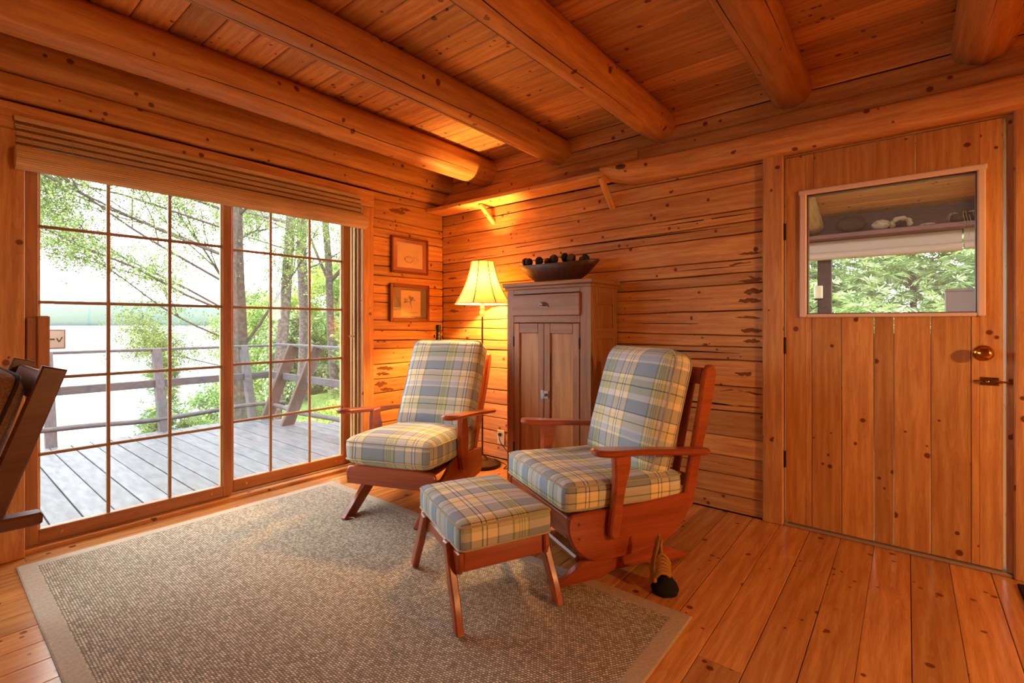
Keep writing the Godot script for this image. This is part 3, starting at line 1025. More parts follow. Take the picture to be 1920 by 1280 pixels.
func build_door() -> void:
	var d := structure("door_1", "knotty pine plank door with a glass pane")
	var cuts := [2.731, 2.855, 2.986, 3.12, 3.197, 3.333, 3.471, 3.574]
	var gx0 := 2.826
	var gx1 := 3.498
	var gy0 := 1.142
	var gy1 := 1.79
	for i in cuts.size() - 1:
		var a: float = cuts[i] + 0.0012
		var c: float = cuts[i + 1] - 0.0012
		if i == 2: c -= 0.0015
		var segs := []
		# pieces beside, below and above the pane
		if c <= gx0 or a >= gx1:
			segs.append([a, c, 0.02, 2.0])
		elif a < gx0:
			segs.append([a, gx0, 0.02, 2.0])
			segs.append([gx0, c, 0.02, gy0])
		elif c > gx1:
			segs.append([gx1, c, 0.02, 2.0])
			segs.append([a, gx1, 0.02, gy0])
		else:
			segs.append([a, c, 0.02, gy0])
		for s in segs:
			var m := MB.new()
			m.box(Vector3(s[0], s[2], -0.05), Vector3(s[1], s[3], rng.randf_range(-0.0065, -0.0045)), 1, 0.0022, uvr(), false)
			put(d, "plank", m.done(), M["door%d" % (i % 4)])
	# boards above the pane
	for s in [[gx0, 2.862], [2.8635, 3.277], [3.2795, gx1]]:
		var m2 := MB.new()
		m2.box(Vector3(s[0], gy1, -0.05), Vector3(s[1], 2.0, -0.005), 1, 0.002, uvr(), false)
		put(d, "plank", m2.done(), M.door1)
	# pane with its moulding
	var b := MB.new()
	b.box(Vector3(gx0, gy0, -0.030), Vector3(gx1, gy1, -0.025), 1, 0.0001)
	put(d, "pane", b.done(), M.glass)
	var mould := mat(Color(0.92, 0.81, 0.72), 0.45)
	for q in [[Vector3(2.800, 1.132, -0.006), Vector3(2.832, 1.80, 0.010), 1], [Vector3(3.490, 1.132, -0.006), Vector3(3.518, 1.80, 0.010), 1], [Vector3(2.832, 1.132, -0.006), Vector3(3.490, 1.150, 0.010), 0], [Vector3(2.795, 1.784, -0.006), Vector3(3.523, 1.810, 0.012), 0]]:
		b = MB.new()
		b.box(q[0], q[1], q[2], 0.005)
		put(d, "moulding", b.done(), mould)
	b = MB.new()
	b.box(Vector3(gx0 - 0.002, gy0, -0.05), Vector3(gx0 + 0.012, gy1, -0.008), 1, 0.002)
	b.box(Vector3(gx1 - 0.012, gy0, -0.05), Vector3(gx1 + 0.002, gy1, -0.008), 1, 0.002)
	b.box(Vector3(gx0, gy0, -0.05), Vector3(gx1, gy0 + 0.012, -0.008), 0, 0.002)
	b.box(Vector3(gx0, gy1 - 0.012, -0.05), Vector3(gx1, gy1, -0.008), 0, 0.002)
	put(d, "rebate", b.done(), M.walnut)
	# knob
	b = MB.new()
	var face := Basis(Vector3(1, 0, 0), PI / 2)
	b.lathe(Transform3D(face, Vector3(3.510, 0.968, -0.005)), PackedVector2Array([Vector2(0, 0.004), Vector2(0.033, 0.004), Vector2(0.036, 0.0)]), 28)
	b.lathe(Transform3D(face, Vector3(3.510, 0.968, -0.003)), PackedVector2Array([Vector2(0.031, 0.0), Vector2(0.026, 0.006), Vector2(0.012, 0.010), Vector2(0.011, 0.030), Vector2(0.020, 0.036), Vector2(0.028, 0.046), Vector2(0.0285, 0.055), Vector2(0.022, 0.064), Vector2(0.012, 0.0675), Vector2(0.0, 0.068)]), 32)
	put(d, "knob", b.done(), M.brass)
	# slide bolt
	var bolt := MB.new()
	bolt.box(Vector3(3.500, 0.826, -0.006), Vector3(3.560, 0.862, -0.002), 0, 0.001)
	bolt.box(Vector3(3.505, 0.834, -0.002), Vector3(3.555, 0.854, 0.010), 0, 0.004)
	var bo := put(d, "slide_bolt", bolt.done(), M.old_brass)
	bolt = MB.new()
	var ax := Basis(Vector3(0, 0, 1), -PI / 2)
	bolt.lathe(Transform3D(ax, Vector3(3.478, 0.844, 0.004)), PackedVector2Array([Vector2(0, 0), Vector2(0.0045, 0.001), Vector2(0.0045, 0.115), Vector2(0, 0.117)]), 12)
	bolt.lathe(Transform3D(face, Vector3(3.522, 0.844, 0.004)), PackedVector2Array([Vector2(0.003, 0), Vector2(0.003, 0.014), Vector2(0.006, 0.018), Vector2(0, 0.023)]), 10)
	put(bo, "rod", bolt.done(), M.brass)
	for q in [Vector2(3.504, 0.83), Vector2(3.556, 0.83), Vector2(3.504, 0.858), Vector2(3.556, 0.858)]:
		bolt = MB.new()
		bolt.lathe(Transform3D(face, Vector3(q.x, q.y, -0.002)), PackedVector2Array([Vector2(0.0025, 0), Vector2(0.0018, 0.0014), Vector2(0, 0.0018)]), 8)
		put(bo, "screw", bolt.done(), M.brass)
	# hinges on the left edge
	for y in [1.60, 0.98, 0.36]:
		b = MB.new()
		b.lathe(Transform3D(Basis(), Vector3(2.7285, y - 0.045, 0.0)), PackedVector2Array([Vector2(0, 0), Vector2(0.006, 0.0), Vector2(0.006, 0.09), Vector2(0, 0.09)]), 10)
		b.box(Vector3(2.716, y - 0.042, -0.004), Vector3(2.727, y + 0.042, 0.001), 1, 0.0005)
		put(d, "hinge", b.done(), M.iron)
	# frame
	var t := structure("trim_2", "pine jambs and threshold of the plank door")
	b = MB.new()
	b.box(Vector3(2.622, 0.0, -0.16), Vector3(2.724, 2.04, 0.022), 1, 0.006, uvr())
	put(t, "jamb", b.done(), M.trim)
	b = MB.new()
	b.box(Vector3(3.586, 0.0, -0.16), Vector3(3.606, 2.03, -0.012), 1, 0.003, uvr())
	put(t, "jamb", b.done(), M.trim)
	b = MB.new()
	b.box(Vector3(3.604, 0.0, -0.16), Vector3(3.72, 2.06, 0.024), 1, 0.005, uvr())
	put(t, "jamb", b.done(), M.trim)
	b = MB.new()
	b.box(Vector3(2.724, 2.006, -0.16), Vector3(3.604, 2.04, -0.01), 0, 0.003, uvr())
	put(t, "head", b.done(), M.trim)
	b = MB.new()
	b.box(Vector3(2.724, 0.0, -0.12), Vector3(3.604, 0.014, 0.012), 0, 0.004)
	put(t, "threshold", b.done(), M.metal_strip)
	b = MB.new()
	b.box(Vector3(3.590, 0.834, -0.014), Vector3(3.606, 0.858, -0.006), 1, 0.002)
	put(t, "strike", b.done(), M.old_brass)

func build_beams() -> void:
	var spec := [[0.502, 2.366, 0.117], [1.243, 2.378, 0.102], [2.003, 2.375, 0.106], [2.755, 2.376, 0.104], [3.51, 2.371, 0.112], [4.26, 2.372, 0.108], [5.01, 2.372, 0.108], [5.76, 2.372, 0.108]]
	var lab := ["peeled log ceiling beam beside the sliding door wall", "second ceiling log beam from the sliding door wall", "third ceiling log beam from the sliding door wall", "fourth ceiling log beam, ending above the door's hinge side", "fifth ceiling log beam, ending above the door's latch side", "ceiling log beam next beyond the door", "second ceiling log beam beyond the door", "ceiling log beam farthest from the sliding door"]
	for i in spec.size():
		var s: Array = spec[i]
		var secs := []
		var n := 40
		var sd := i * 17.3
		for k in n + 1:
			var z := lerpf(-0.06, 6.15, float(k) / n)
			var p := PackedVector3Array()
			var cx: float = s[0] + 0.010 * noise.get_noise_2d(z * 0.5, sd)
			var cy: float = s[1] + 0.006 * noise.get_noise_2d(z * 0.5, sd + 9.0)
			for j in 20:
				var a := TAU * j / 20
				var r: float = s[2] * (1.0 + 0.05 * noise.get_noise_3d(z * 1.1, sd + 3.0 * cos(a), 3.0 * sin(a)) + 0.02 * noise.get_noise_3d(z * 5.0, sd + 6.0 * cos(a), 6.0 * sin(a)))
				# flats hewn by the drawknife
				var q := fposmod(a + 0.4 * i, TAU / 7.0) - TAU / 14.0
				r *= lerpf(1.0, cos(TAU / 14.0) / cos(q), 0.55) * 1.02
				var y := cy + r * sin(a)
				p.append(Vector3(cx + r * cos(a), minf(y, 2.464), z))
			secs.append(p)
		var b := MB.new()
		b.loft(secs, true, true, uvr(), Vector2(0.45, 1.4))
		var o := put(self, "ceiling_beam", b.done(), M["beam%d" % (i % 4)])
		tag(o, lab[i], "beam", "ceiling log beams")
		for c in 2:
			var ang: float = [-2.0, -0.9][c] + 0.3 * sin(i * 2.1 + c)
			var pts := []
			var z0 := rng.randf_range(0.1, 0.6)
			for k in 12:
				var zz := z0 + k * 0.22
				var idx := clampf((zz + 0.06) / 6.21 * n, 0.0, n - 0.001)
				var sa: PackedVector3Array = secs[int(idx)]
				var sb: PackedVector3Array = secs[int(idx) + 1]
				var fj := fposmod(ang + 0.05 * sin(k * 1.1), TAU) / TAU * 20.0
				var j0 := int(fj) % 20
				var pa := sa[j0].lerp(sa[(j0 + 1) % 20], fj - floorf(fj))
				var pb := sb[j0].lerp(sb[(j0 + 1) % 20], fj - floorf(fj))
				pts.append(pa.lerp(pb, idx - floorf(idx)))
			var cp := arc3(pts, 2)
			var cr := PackedFloat32Array()
			for k in cp.size():
				cr.append(0.0005 + 0.0019 * sin(PI * k / (cp.size() - 1.0)))
			b = MB.new()
			b.tube(cp, cr, 5)
			put(o, "drying_check", b.done(), M.chink)

func build_shelf() -> void:
	# ledge log above the door and the shelf sawn from it, as one slab
	var sh := thing("wall_shelf", "long pine ledge shelf below the ceiling beams on the log wall", "shelf", Vector3(0, 0, 0))
	var poly := [Vector2(0.02, 0.0), Vector2(0.02, 0.205)]
	for i in 12:
		var x := 0.1 + i * 0.143
		poly.append(Vector2(x, 0.195 + 0.006 * noise.get_noise_1d(x * 3.0)))
	poly.append(Vector2(1.70, 0.19))
	poly.append(Vector2(1.70, 0.0))
	var b := MB.new()
	b.slab(Transform3D(Basis(Vector3(1, 0, 0), PI / 2), Vector3(0, 2.076, 0)), PackedVector2Array(poly), 0.034, 0.006, uvr())
	put(sh, "board", b.done(), M.wall2)
	var secs := []
	for k in 31:
		var x := lerpf(1.69, 6.48, k / 30.0)
		var f := smoothstep(1.69, 2.2, x)
		var dep := lerpf(0.19, 0.075, f) + 0.008 * noise.get_noise_1d(x * 2.0)
		var yb := lerpf(2.062, 2.01, smoothstep(1.69, 1.85, x)) + 0.004 * noise.get_noise_1d(x * 3.0 + 50.0)
		var yt := 2.135 + 0.012 * f
		var p := PackedVector3Array()
		for q in [Vector2(0.0, yb), Vector2(dep * 0.5, yb + 0.006), Vector2(dep * 0.86, yb + 0.022), Vector2(dep, yb + 0.05), Vector2(dep * 0.98, yt - 0.03), Vector2(dep * 0.9, yt - 0.008), Vector2(dep * 0.8, yt), Vector2(0.0, yt)]:
			p.append(Vector3(x, q.y, q.x))
		secs.append(p)
	b = MB.new()
	b.loft(secs, true, true, uvr())
	put(sh, "ledge_log", b.done(), M.wall2)
	b = MB.new()
	b.lathe(Transform3D(Basis(Vector3(1, 0, 0), PI / 2), Vector3(1.82, 2.098, 0.158)), PackedVector2Array([Vector2(0.0, 0.012), Vector2(0.022, 0.010), Vector2(0.033, 0.0)]), 16, 1.3, 0.6)
	put(sh, "knot", b.done(), M.walnut)
	for q in [[Vector3(0.598, 2.058, 0.15), Vector3(0.612, 1.925, -0.004)], [Vector3(1.688, 2.06, 0.165), Vector3(1.69, 1.885, -0.004)]]:
		b = MB.new()
		var p0: Vector3 = q[0]
		var p1: Vector3 = q[1]
		b.tube(PackedVector3Array([p0, p0.lerp(p1, 0.1), p0.lerp(p1, 0.6), p1]), PackedFloat32Array([0.018, 0.021, 0.022, 0.019]), 12, uvr())
		put(sh, "bracket", b.done(), M.wall2)

# ---------------------------------------------------------------- outdoors
func leaf_mesh(kind: int) -> ArrayMesh:
	# a sprig of several small leaves: 0 broad, 1 needle spray
	var v := PackedVector3Array()
	var r := RandomNumberGenerator.new()
	r.seed = 77 + kind
	var st := SurfaceTool.new()
	st.begin(Mesh.PRIMITIVE_TRIANGLES)
	st.set_smooth_group(-1)
	var n := 5 if kind == 0 else 9
	for i in n:
		var bs := Basis(Vector3.UP, r.randf() * TAU) * Basis(Vector3.RIGHT, r.randf_range(-0.9, 0.5))
		if kind == 1:
			bs = Basis(Vector3.UP, (i - 4) * 0.35) * Basis(Vector3.RIGHT, r.randf_range(-0.25, 0.25))
		var o := Vector3(r.randf_range(-0.6, 0.6), r.randf_range(-0.5, 0.5), r.randf_range(-0.6, 0.6)) * (1.0 if kind == 0 else 0.25)
		var w := 0.30 if kind == 0 else 0.12
		var l := 1.0 if kind == 0 else 1.3
		var a := o
		var b := o + bs * Vector3(-w, 0.06, -l * 0.5)
		var c := o + bs * Vector3(0, -0.05, -l)
		var d := o + bs * Vector3(w, 0.06, -l * 0.5)
		for p in [a, b, c, a, c, d]:
			st.set_uv(Vector2(0, 0))
			st.add_vertex(p)
	st.generate_normals()
	return st.commit()

var leaf_broad: ArrayMesh
var leaf_needle: ArrayMesh

func foliage(parent: Node, called: String, mesh: Mesh, places: Array, size: float, c0: Color, c1: Color, sd: int, flat := 0.0) -> void:
	var r := RandomNumberGenerator.new()
	r.seed = sd
	var mm := MultiMesh.new()
	mm.transform_format = MultiMesh.TRANSFORM_3D
	mm.use_colors = true
	mm.mesh = mesh
	mm.instance_count = places.size()
	for i in places.size():
		var s := size * r.randf_range(0.6, 1.35)
		var bs := Basis.from_euler(Vector3(r.randf_range(-1, 1) * (1.0 - flat) * 1.5, r.randf() * TAU, r.randf_range(-1, 1) * (1.0 - flat) * 1.5)).scaled(Vector3(s, s, s))
		mm.set_instance_transform(i, Transform3D(bs, places[i]))
		mm.set_instance_color(i, c0.lerp(c1, r.randf()))
	var o := MultiMeshInstance3D.new()
	o.multimesh = mm
	o.material_override = M.leaf
	o.name = numbered(parent, called)
	o.set_meta("kind", "stuff")
	parent.add_child(o, true)

func ground_y(x: float, z: float) -> float:
	# bank: wooded land along the shore on one side, falling to open water on the other
	var side := (x - 3.25) * -0.34 + (z - 3.0) * 0.94
	var f := smoothstep(-1.6, 0.8, side) * smoothstep(-2.6, -6.5, x)
	var y := -0.42 - 0.5 * smoothstep(-4.0, -12.0, x) - 5.2 * f - 5.0 * smoothstep(-24.0, -34.0, x)
	y += 0.05 * noise.get_noise_2d(x * 0.4, z * 0.4)
	return y

func branchy(start: Vector3, dir: Vector3, length: float, r0: float, depth: int, r: RandomNumberGenerator, mb: MB, tips: Array, droop: float) -> void:
	var pts := [start]
	var p := start
	var d := dir.normalized()
	for i in 4:
		d = (d + Vector3(r.randf_range(-0.16, 0.16), r.randf_range(-0.12, 0.16) - droop, r.randf_range(-0.16, 0.16))).normalized()
		p = p + d * length / 4.0
		pts.append(p)
	var c := arc3(pts, 2)
	var rad := PackedFloat32Array()
	for i in c.size():
		rad.append(lerpf(r0, r0 * 0.45, float(i) / (c.size() - 1)))
	mb.tube(c, rad, 7 if depth > 1 else 5, Vector2.ZERO, Vector2(1.5, 1.5))
	if depth <= 1:
		for i in c.size():
			tips.append(c[i])
	if depth > 0:
		for k in 4:
			var q := 0.3 + 0.7 * (k + r.randf()) / 4.0
			var at: Vector3 = c[mini(int(q * (c.size() - 1)), c.size() - 1)]
			var nd := (d + Vector3(r.randf_range(-0.75, 0.75), r.randf_range(-0.18, 0.60), r.randf_range(-0.75, 0.75))).normalized()
			branchy(at, nd, length * r.randf_range(0.45, 0.68), r0 * 0.45, depth - 1, r, mb, tips, droop)

func trunk_tree(label: String, called: String, base: Vector3, top: Vector3, r0: float, r1: float, limbs: Array, sd: int, leaf_size: float, per_tip: int, spread: float, c0: Color, c1: Color, barkm: Material, auto := 6) -> void:
	var r := RandomNumberGenerator.new()
	r.seed = sd
	var t := thing(called, label, "tree", base, 0.0, "trees by the lake")
	var b := MB.new()
	var pts := []
	var up := top - base
	for i in 7:
		var f := i / 6.0
		pts.append(up * f + Vector3(r.randf_range(-0.06, 0.06), 0, r.randf_range(-0.06, 0.06)) * (1.0 if i > 0 else 0.0))
	var c := arc3(pts, 4)
	var rad := PackedFloat32Array()
	for i in c.size():
		var f := float(i) / (c.size() - 1)
		rad.append(lerpf(r0, r1, f) * (1.0 + 0.35 * exp(-f * 18.0)))
	b.tube(c, rad, 12, Vector2.ZERO, Vector2(0.8, 0.8))
	var tips := []
	for l in limbs:
		var at: Vector3 = c[clampi(int(l[0] * (c.size() - 1)), 0, c.size() - 1)]
		branchy(at, l[1], l[2], l[3], 2, r, b, tips, 0.0)
	for k in auto:
		var f := r.randf_range(0.45, 0.98)
		var at2: Vector3 = c[int(f * (c.size() - 1))]
		var a := r.randf() * TAU
		branchy(at2, Vector3(cos(a), r.randf_range(0.1, 0.7), sin(a)), r.randf_range(1.2, 2.4), r1 * 0.5, 1, r, b, tips, 0.0)
	put(t, "trunk", b.done(), barkm)
	var places := []
	for p in tips:
		for k in per_tip:
			places.append(p + Vector3(r.randfn(0, spread), r.randfn(0, spread * 0.7), r.randfn(0, spread)))
	foliage(t, "foliage", leaf_broad, places, leaf_size, c0, c1, sd + 1)

func bush(label: String, called: String, at: Vector3, rad: Vector3, count: int, size: float, c0: Color, c1: Color, sd: int, needle := false, group := "bushes below the deck") -> void:
	var r := RandomNumberGenerator.new()
	r.seed = sd
	var t := thing(called, label, "bush" if not needle else "tree", at, 0.0, group)
	var b := MB.new()
	b.tube(PackedVector3Array([Vector3(0, -0.2, 0), Vector3(0.03, rad.y * 0.8, 0), Vector3(0, rad.y * 1.8, 0.02)]), PackedFloat32Array([0.07, 0.05, 0.012]), 7)
	put(t, "stem", b.done(), M.bark2)
	var places := []
	var clumps := []
	for k in 60:
		var th := r.randf() * TAU
		var y := r.randf_range(0.02, 1.0)
		var f := sqrt(r.randf()) if not needle else sqrt(r.randf()) * (1.08 - y)
		if not needle:
			f *= sqrt(maxf(0.05, 1.0 - pow(2.0 * y - 1.0, 2.0)))
		clumps.append(Vector3(cos(th) * f * rad.x, y * rad.y * 2.0, sin(th) * f * rad.z))
	for k in count:
		var c: Vector3 = clumps[r.randi() % clumps.size()]
		places.append(c + Vector3(r.randfn(0, rad.x * 0.13), r.randfn(0, rad.y * 0.08), r.randfn(0, rad.z * 0.13)))
	foliage(t, "foliage", leaf_needle if needle else leaf_broad, places, size, c0, c1, sd + 1, 0.55 if needle else 0.0)

func build_outside() -> void:
	leaf_broad = leaf_mesh(0)
	leaf_needle = leaf_mesh(1)
	# deck boards
	var dk := thing("deck", "weathered grey board deck outside the sliding door", "deck", Vector3(0, 0, 0))
	var b := MB.new()
	for x in [-3.05, -1.7, -0.35]:
		b.box(Vector3(x - 0.04, -0.30, 0.10), Vector3(x + 0.04, -0.14, 5.9), 2, 0.004)
	put(dk, "joists", b.done(), M.rail_brown)
	var z := -0.26
	while z < 6.0:
		var x0 := -3.22 + rng.randf_range(-0.03, 0.03)
		if z < 0.2:
			x0 = -3.2 + (0.2 - z) * 2.27
		b = MB.new()
		b.box(Vector3(x0, -0.136, z + 0.004), Vector3(-0.20, -0.100 + rng.randf_range(-0.002, 0.002), z + 0.148), 0, 0.004, uvr(), false)
		put(dk, "board", b.done(), M["deck%d" % (rng.randi() % 4)])
		z += 0.153
	# railing
	var rl := thing("deck_railing", "grey wooden railing with outward-leaning posts around the deck", "railing", Vector3(-3.2, -0.1, 1.5))
	var org := Vector3(-3.2, -0.1, 1.5)
	var lean := 0.30
	for zz in [2.17, 1.25, 0.30, 3.1, 4.05, 5.0]:
		b = MB.new()
		var p0 := Vector3(-3.17, -0.20, zz) - org
		var p1 := Vector3(-3.17 - lean, 0.80, zz) - org
		var dir := (p1 - p0).normalized()
		b.bar(Transform3D(Basis(dir, dir.cross(Vector3(0, 0, 1)).normalized(), Vector3(0, 0, 1)).orthonormalized(), (p0 + p1) * 0.5), (p1 - p0).length(), 0.085, 0.09, 0.006)
		put(rl, "post", b.done(), M.rail_wood)
	for q in [[0.80, 0.03, 0.10, lean + 0.02], [0.42, 0.085, 0.035, 0.19]]:
		b = MB.new()
		b.box(Vector3(-3.17 - q[3] - q[2] * 0.5, q[0] - q[1] * 0.5, -0.05) - org, Vector3(-3.17 - q[3] + q[2] * 0.5, q[0] + q[1] * 0.5, 5.4) - org, 2, 0.005)
		put(rl, "rail", b.done(), M.rail_wood)
	b = MB.new()
	var lp := []
	for k in 12:
		lp.append(Vector3(-3.21, 0.05 + 0.02 * sin(k * 1.7), -0.1 + k * 0.5) - org)
	var lc := arc3(lp, 3)
	b.tube(lc, const_r(lc.size(), 0.026), 8)
	put(rl, "pole_rail", b.done(), M.rail_wood)
	# side return with wide leaning braces
	for q in [[Vector3(-3.02, -0.13, 0.22), Vector3(-3.02, 0.80, -0.14)], [Vector3(-2.42, -0.13, 0.25), Vector3(-2.42, 0.80, -0.14)]]:
		b = MB.new()
		var dir2: Vector3 = (q[1] - q[0]).normalized()
		var side := Vector3(1, 0, 0)
		b.bar(Transform3D(Basis(dir2, side, dir2.cross(side).normalized()).orthonormalized(), (q[0] + q[1]) * 0.5 - org), (q[1] - q[0]).length(), 0.14, 0.05, 0.005)
		put(rl, "brace", b.done(), M.rail_brown)
	for q in [[0.81, 0.03, 0.10, -0.17], [0.42, 0.085, 0.035, 0.0]]:
		b = MB.new()
		b.box(Vector3(-3.55, q[0] - q[1] * 0.5, q[3] - q[2] * 0.5) - org, Vector3(-0.9, q[0] + q[1] * 0.5, q[3] + q[2] * 0.5) - org, 0, 0.005)
		put(rl, "rail", b.done(), M.rail_wood)
	b = MB.new()
	lp = []
	for k in 7:
		lp.append(Vector3(-3.3 + k * 0.45, 0.05 + 0.015 * sin(k * 2.1), 0.12) - org)
	lc = arc3(lp, 3)
	b.tube(lc, const_r(lc.size(), 0.028), 8)
	put(rl, "pole_rail", b.done(), M.rail_wood)
	# bank
	var secs := []
	for i in 41:
		var gx := lerpf(12.0, -30.0, i / 40.0)
		var p := PackedVector3Array()
		for j in 41:
			var gz := lerpf(16.0, -34.0, j / 40.0)
			p.append(Vector3(gx, ground_y(gx, gz), gz))
		secs.append(p)
	b = MB.new()
	b.loft(secs, true, false, Vector2.ZERO, Vector2(0.5, 0.5), false)
	var gm := put(self, "ground", b.done(), M.grass)
	tag(gm, "grassy bank sloping from the cabin down to the lake", "ground", "", "structure")
	# lake
	b = MB.new()
	b.quad(Vector3(-2200, -4.2, 2600), Vector3(-4, -4.2, 2600), Vector3(-4, -4.2, -2600), Vector3(-2200, -4.2, -2600), Vector2(0, 0), Vector2(500, 0), Vector2(500, 900), Vector2(0, 900), -1)
	var lk := put(self, "lake", b.done(), M.water)
	tag(lk, "pale blue lake stretching to the far wooded shore", "lake", "", "structure")
	# far shore
	secs = []
	for i in 61:
		var a := lerpf(-1.25, 1.25, i / 60.0)
		var dir3 := Vector3(-cos(a), 0, sin(a))
		var hh := 62.0 + 26.0 * noise.get_noise_1d(i * 0.22) + 6.0 * noise.get_noise_1d(i * 1.3 + 70.0)
		var p := PackedVector3Array()
		for q in [Vector2(1500, -5), Vector2(1508, 6), Vector2(1560, hh * 0.35), Vector2(1680, hh * 0.75), Vector2(1850, hh), Vector2(2200, hh * 1.02), Vector2(2200, -5)]:
			p.append(dir3 * q.x + Vector3(0, q.y, 0))
		secs.append(p)
	b = MB.new()
	b.loft(secs, true, true, Vector2.ZERO, Vector2(0.008, 0.008))
	var hl := put(self, "far_shore", b.done(), M.hill)
	tag(hl, "low blue-green wooded hill on the far side of the lake", "hill", "", "structure")

	# haze over the water
	var fog := FogVolume.new()
	fog.name = "lake_haze"
	fog.shape = RenderingServer.FOG_VOLUME_SHAPE_BOX
	fog.size = Vector3(1150, 160, 4200)
	fog.position = Vector3(-875, 75.5, 0)
	var fm := FogMaterial.new()
	fm.density = HAZE
	fm.albedo = Color(0.62, 0.82, 1.0)
	fog.material = fm
	fog.set_meta("kind", "stuff")
	fog.set_meta("label", "thin pale haze hanging over the lake")
	add_child(fog)
	var lg0 := Color(0.10, 0.18, 0.05)
	var lg1 := Color(0.30, 0.40, 0.11)
	# the tree whose limbs reach out over the water
	trunk_tree("leafy tree whose long bare limbs reach out over the lake", "maple_tree", Vector3(-5.35, ground_y(-5.35, -0.25), -0.25), Vector3(-5.15, 7.5, -0.35), 0.09, 0.05, [
		[0.39, Vector3(-0.30, 0.30, 0.95), 2.2, 0.016], [0.42, Vector3(-0.2, 0.40, 0.95), 2.8, 0.022], [0.44, Vector3(-0.5, 0.42, 0.85), 2.8, 0.020], [0.47, Vector3(-0.1, 0.45, 0.95), 3.0, 0.022], [0.50, Vector3(-0.4, 0.42, 0.85), 3.2, 0.022], [0.53, Vector3(-0.2, 0.36, 0.9), 3.2, 0.022], [0.56, Vector3(-0.3, 0.32, 0.85), 3.0, 0.020], [0.60, Vector3(0.0, 0.3, 0.9), 2.8, 0.020], [0.37, Vector3(-0.5, 0.1, 0.8), 1.3, 0.010]], 309, 0.028, 12, 0.14, lg0, lg1, M.bark2, 3)
	trunk_tree("rough dark trunk behind the deck's corner post", "birch_tree", Vector3(-6.6, ground_y(-6.6, -0.95), -0.95), Vector3(-6.4, 8.5, -0.8), 0.105, 0.06, [[0.36, Vector3(0.2, 0.8, -0.4), 2.2, 0.03], [0.40, Vector3(-0.3, 0.8, 0.3), 2.2, 0.03]], 311, 0.035, 8, 0.2, lg0, Color(0.36, 0.46, 0.12), M.bark2, 9)
	trunk_tree("pale leaning trunk standing just outside the deck corner", "leaning_tree", Vector3(-6.3, ground_y(-6.3, -1.35), -1.35), Vector3(-6.75, 8.0, -2.4), 0.11, 0.08, [[0.5, Vector3(0.4, 0.5, -0.6), 2.2, 0.03]], 321, 0.035, 8, 0.22, lg0, lg1, M.bark, 8)
	trunk_tree("straight grey trunk behind the deck's braces", "grey_tree", Vector3(-7.6, ground_y(-7.6, -2.65), -2.65), Vector3(-7.5, 9.5, -2.7), 0.115, 0.085, [[0.34, Vector3(-0.6, 0.1, 0.6), 2.0, 0.022], [0.40, Vector3(-0.7, 0.25, 0.3), 2.0, 0.022], [0.30, Vector3(0.6, 0.2, -0.5), 1.8, 0.02]], 331, 0.035, 8, 0.22, lg0, lg1, M.bark, 10)
	trunk_tree("forked grey trunk farthest right beyond the deck", "forked_tree", Vector3(-7.4, ground_y(-7.4, -3.35), -3.35), Vector3(-7.8, 8.6, -3.1), 0.09, 0.06, [[0.30, Vector3(0.6, 1.0, -0.7), 3.0, 0.05], [0.33, Vector3(-0.5, 0.9, 0.4), 2.6, 0.04]], 341, 0.035, 9, 0.24, lg0, Color(0.36, 0.46, 0.12), M.bark, 5)
	# woods behind
	var spots := [[-13.0, -3.2, 1.4, 1.7], [-11.6, -4.2, 1.5, 1.5], [-10.6, -5.4, 1.6, 1.9], [-9.4, -5.2, 1.4, 1.4], [-8.6, -5.0, 1.2, 1.9], [-7.4, -5.0, 1.3, 2.3], [-6.4, -4.9, 1.2, 2.0], [-9.8, -3.4, 0.8, 1.1], [-13.0, -6.5, 2.0, 2.2], [-9.4, -7.4, 2.0, 2.8], [-5.4, -4.6, 1.2, 2.2], [-7.0, -7.0, 1.8, 3.0], [-15.0, -5.0, 1.8, 1.7]]
	var looks := ["dark green", "mid green", "yellow-green", "grey-green"]
	for i in spots.size():
		var s: Array = spots[i]
		bush(looks[i % 4] + " leafy undergrowth beyond the deck", "undergrowth", Vector3(s[0], ground_y(s[0], s[1]) - 0.2, s[1]), Vector3(s[2], s[3], s[2]), 4600, 0.075, [Color(0.09, 0.16, 0.05), Color(0.13, 0.22, 0.06), Color(0.24, 0.32, 0.07), Color(0.17, 0.23, 0.11)][i % 4], [Color(0.34, 0.48, 0.15), Color(0.46, 0.60, 0.18), Color(0.64, 0.70, 0.20), Color(0.54, 0.64, 0.36)][i % 4], 400 + i * 3)
	bush("bright green cedar clump below the deck corner", "cedar_bush", Vector3(-6.2, -1.9, 0.45), Vector3(0.62, 1.15, 0.62), 1500, 0.08, Color(0.13, 0.22, 0.08), Color(0.38, 0.50, 0.18), 500, true, "")
	bush("soft green fir beside the deck's side rail", "fir_tree", Vector3(-5.3, ground_y(-5.3, -2.6) - 0.1, -2.75), Vector3(0.75, 1.6, 0.75), 2600, 0.10, Color(0.18, 0.28, 0.09), Color(0.46, 0.58, 0.22), 510, true, "")
	# grass tufts beside the deck
	var r := RandomNumberGenerator.new()
	r.seed = 88
	var gp := []
	for k in 1600:
		var gx := r.randf_range(-4.6, -0.6)
		var gz := r.randf_range(-2.6, -0.55)
		gp.append(Vector3(gx, ground_y(gx, gz) + 0.05, gz))
	var gt := thing("grass_patch", "bright green grass and weeds beside the deck's edge", "grass", Vector3(0, 0, 0))
	gt.set_meta("kind", "stuff")
	foliage(gt, "blades", leaf_broad, gp, 0.07, Color(0.22, 0.36, 0.06), Color(0.48, 0.62, 0.14), 89)

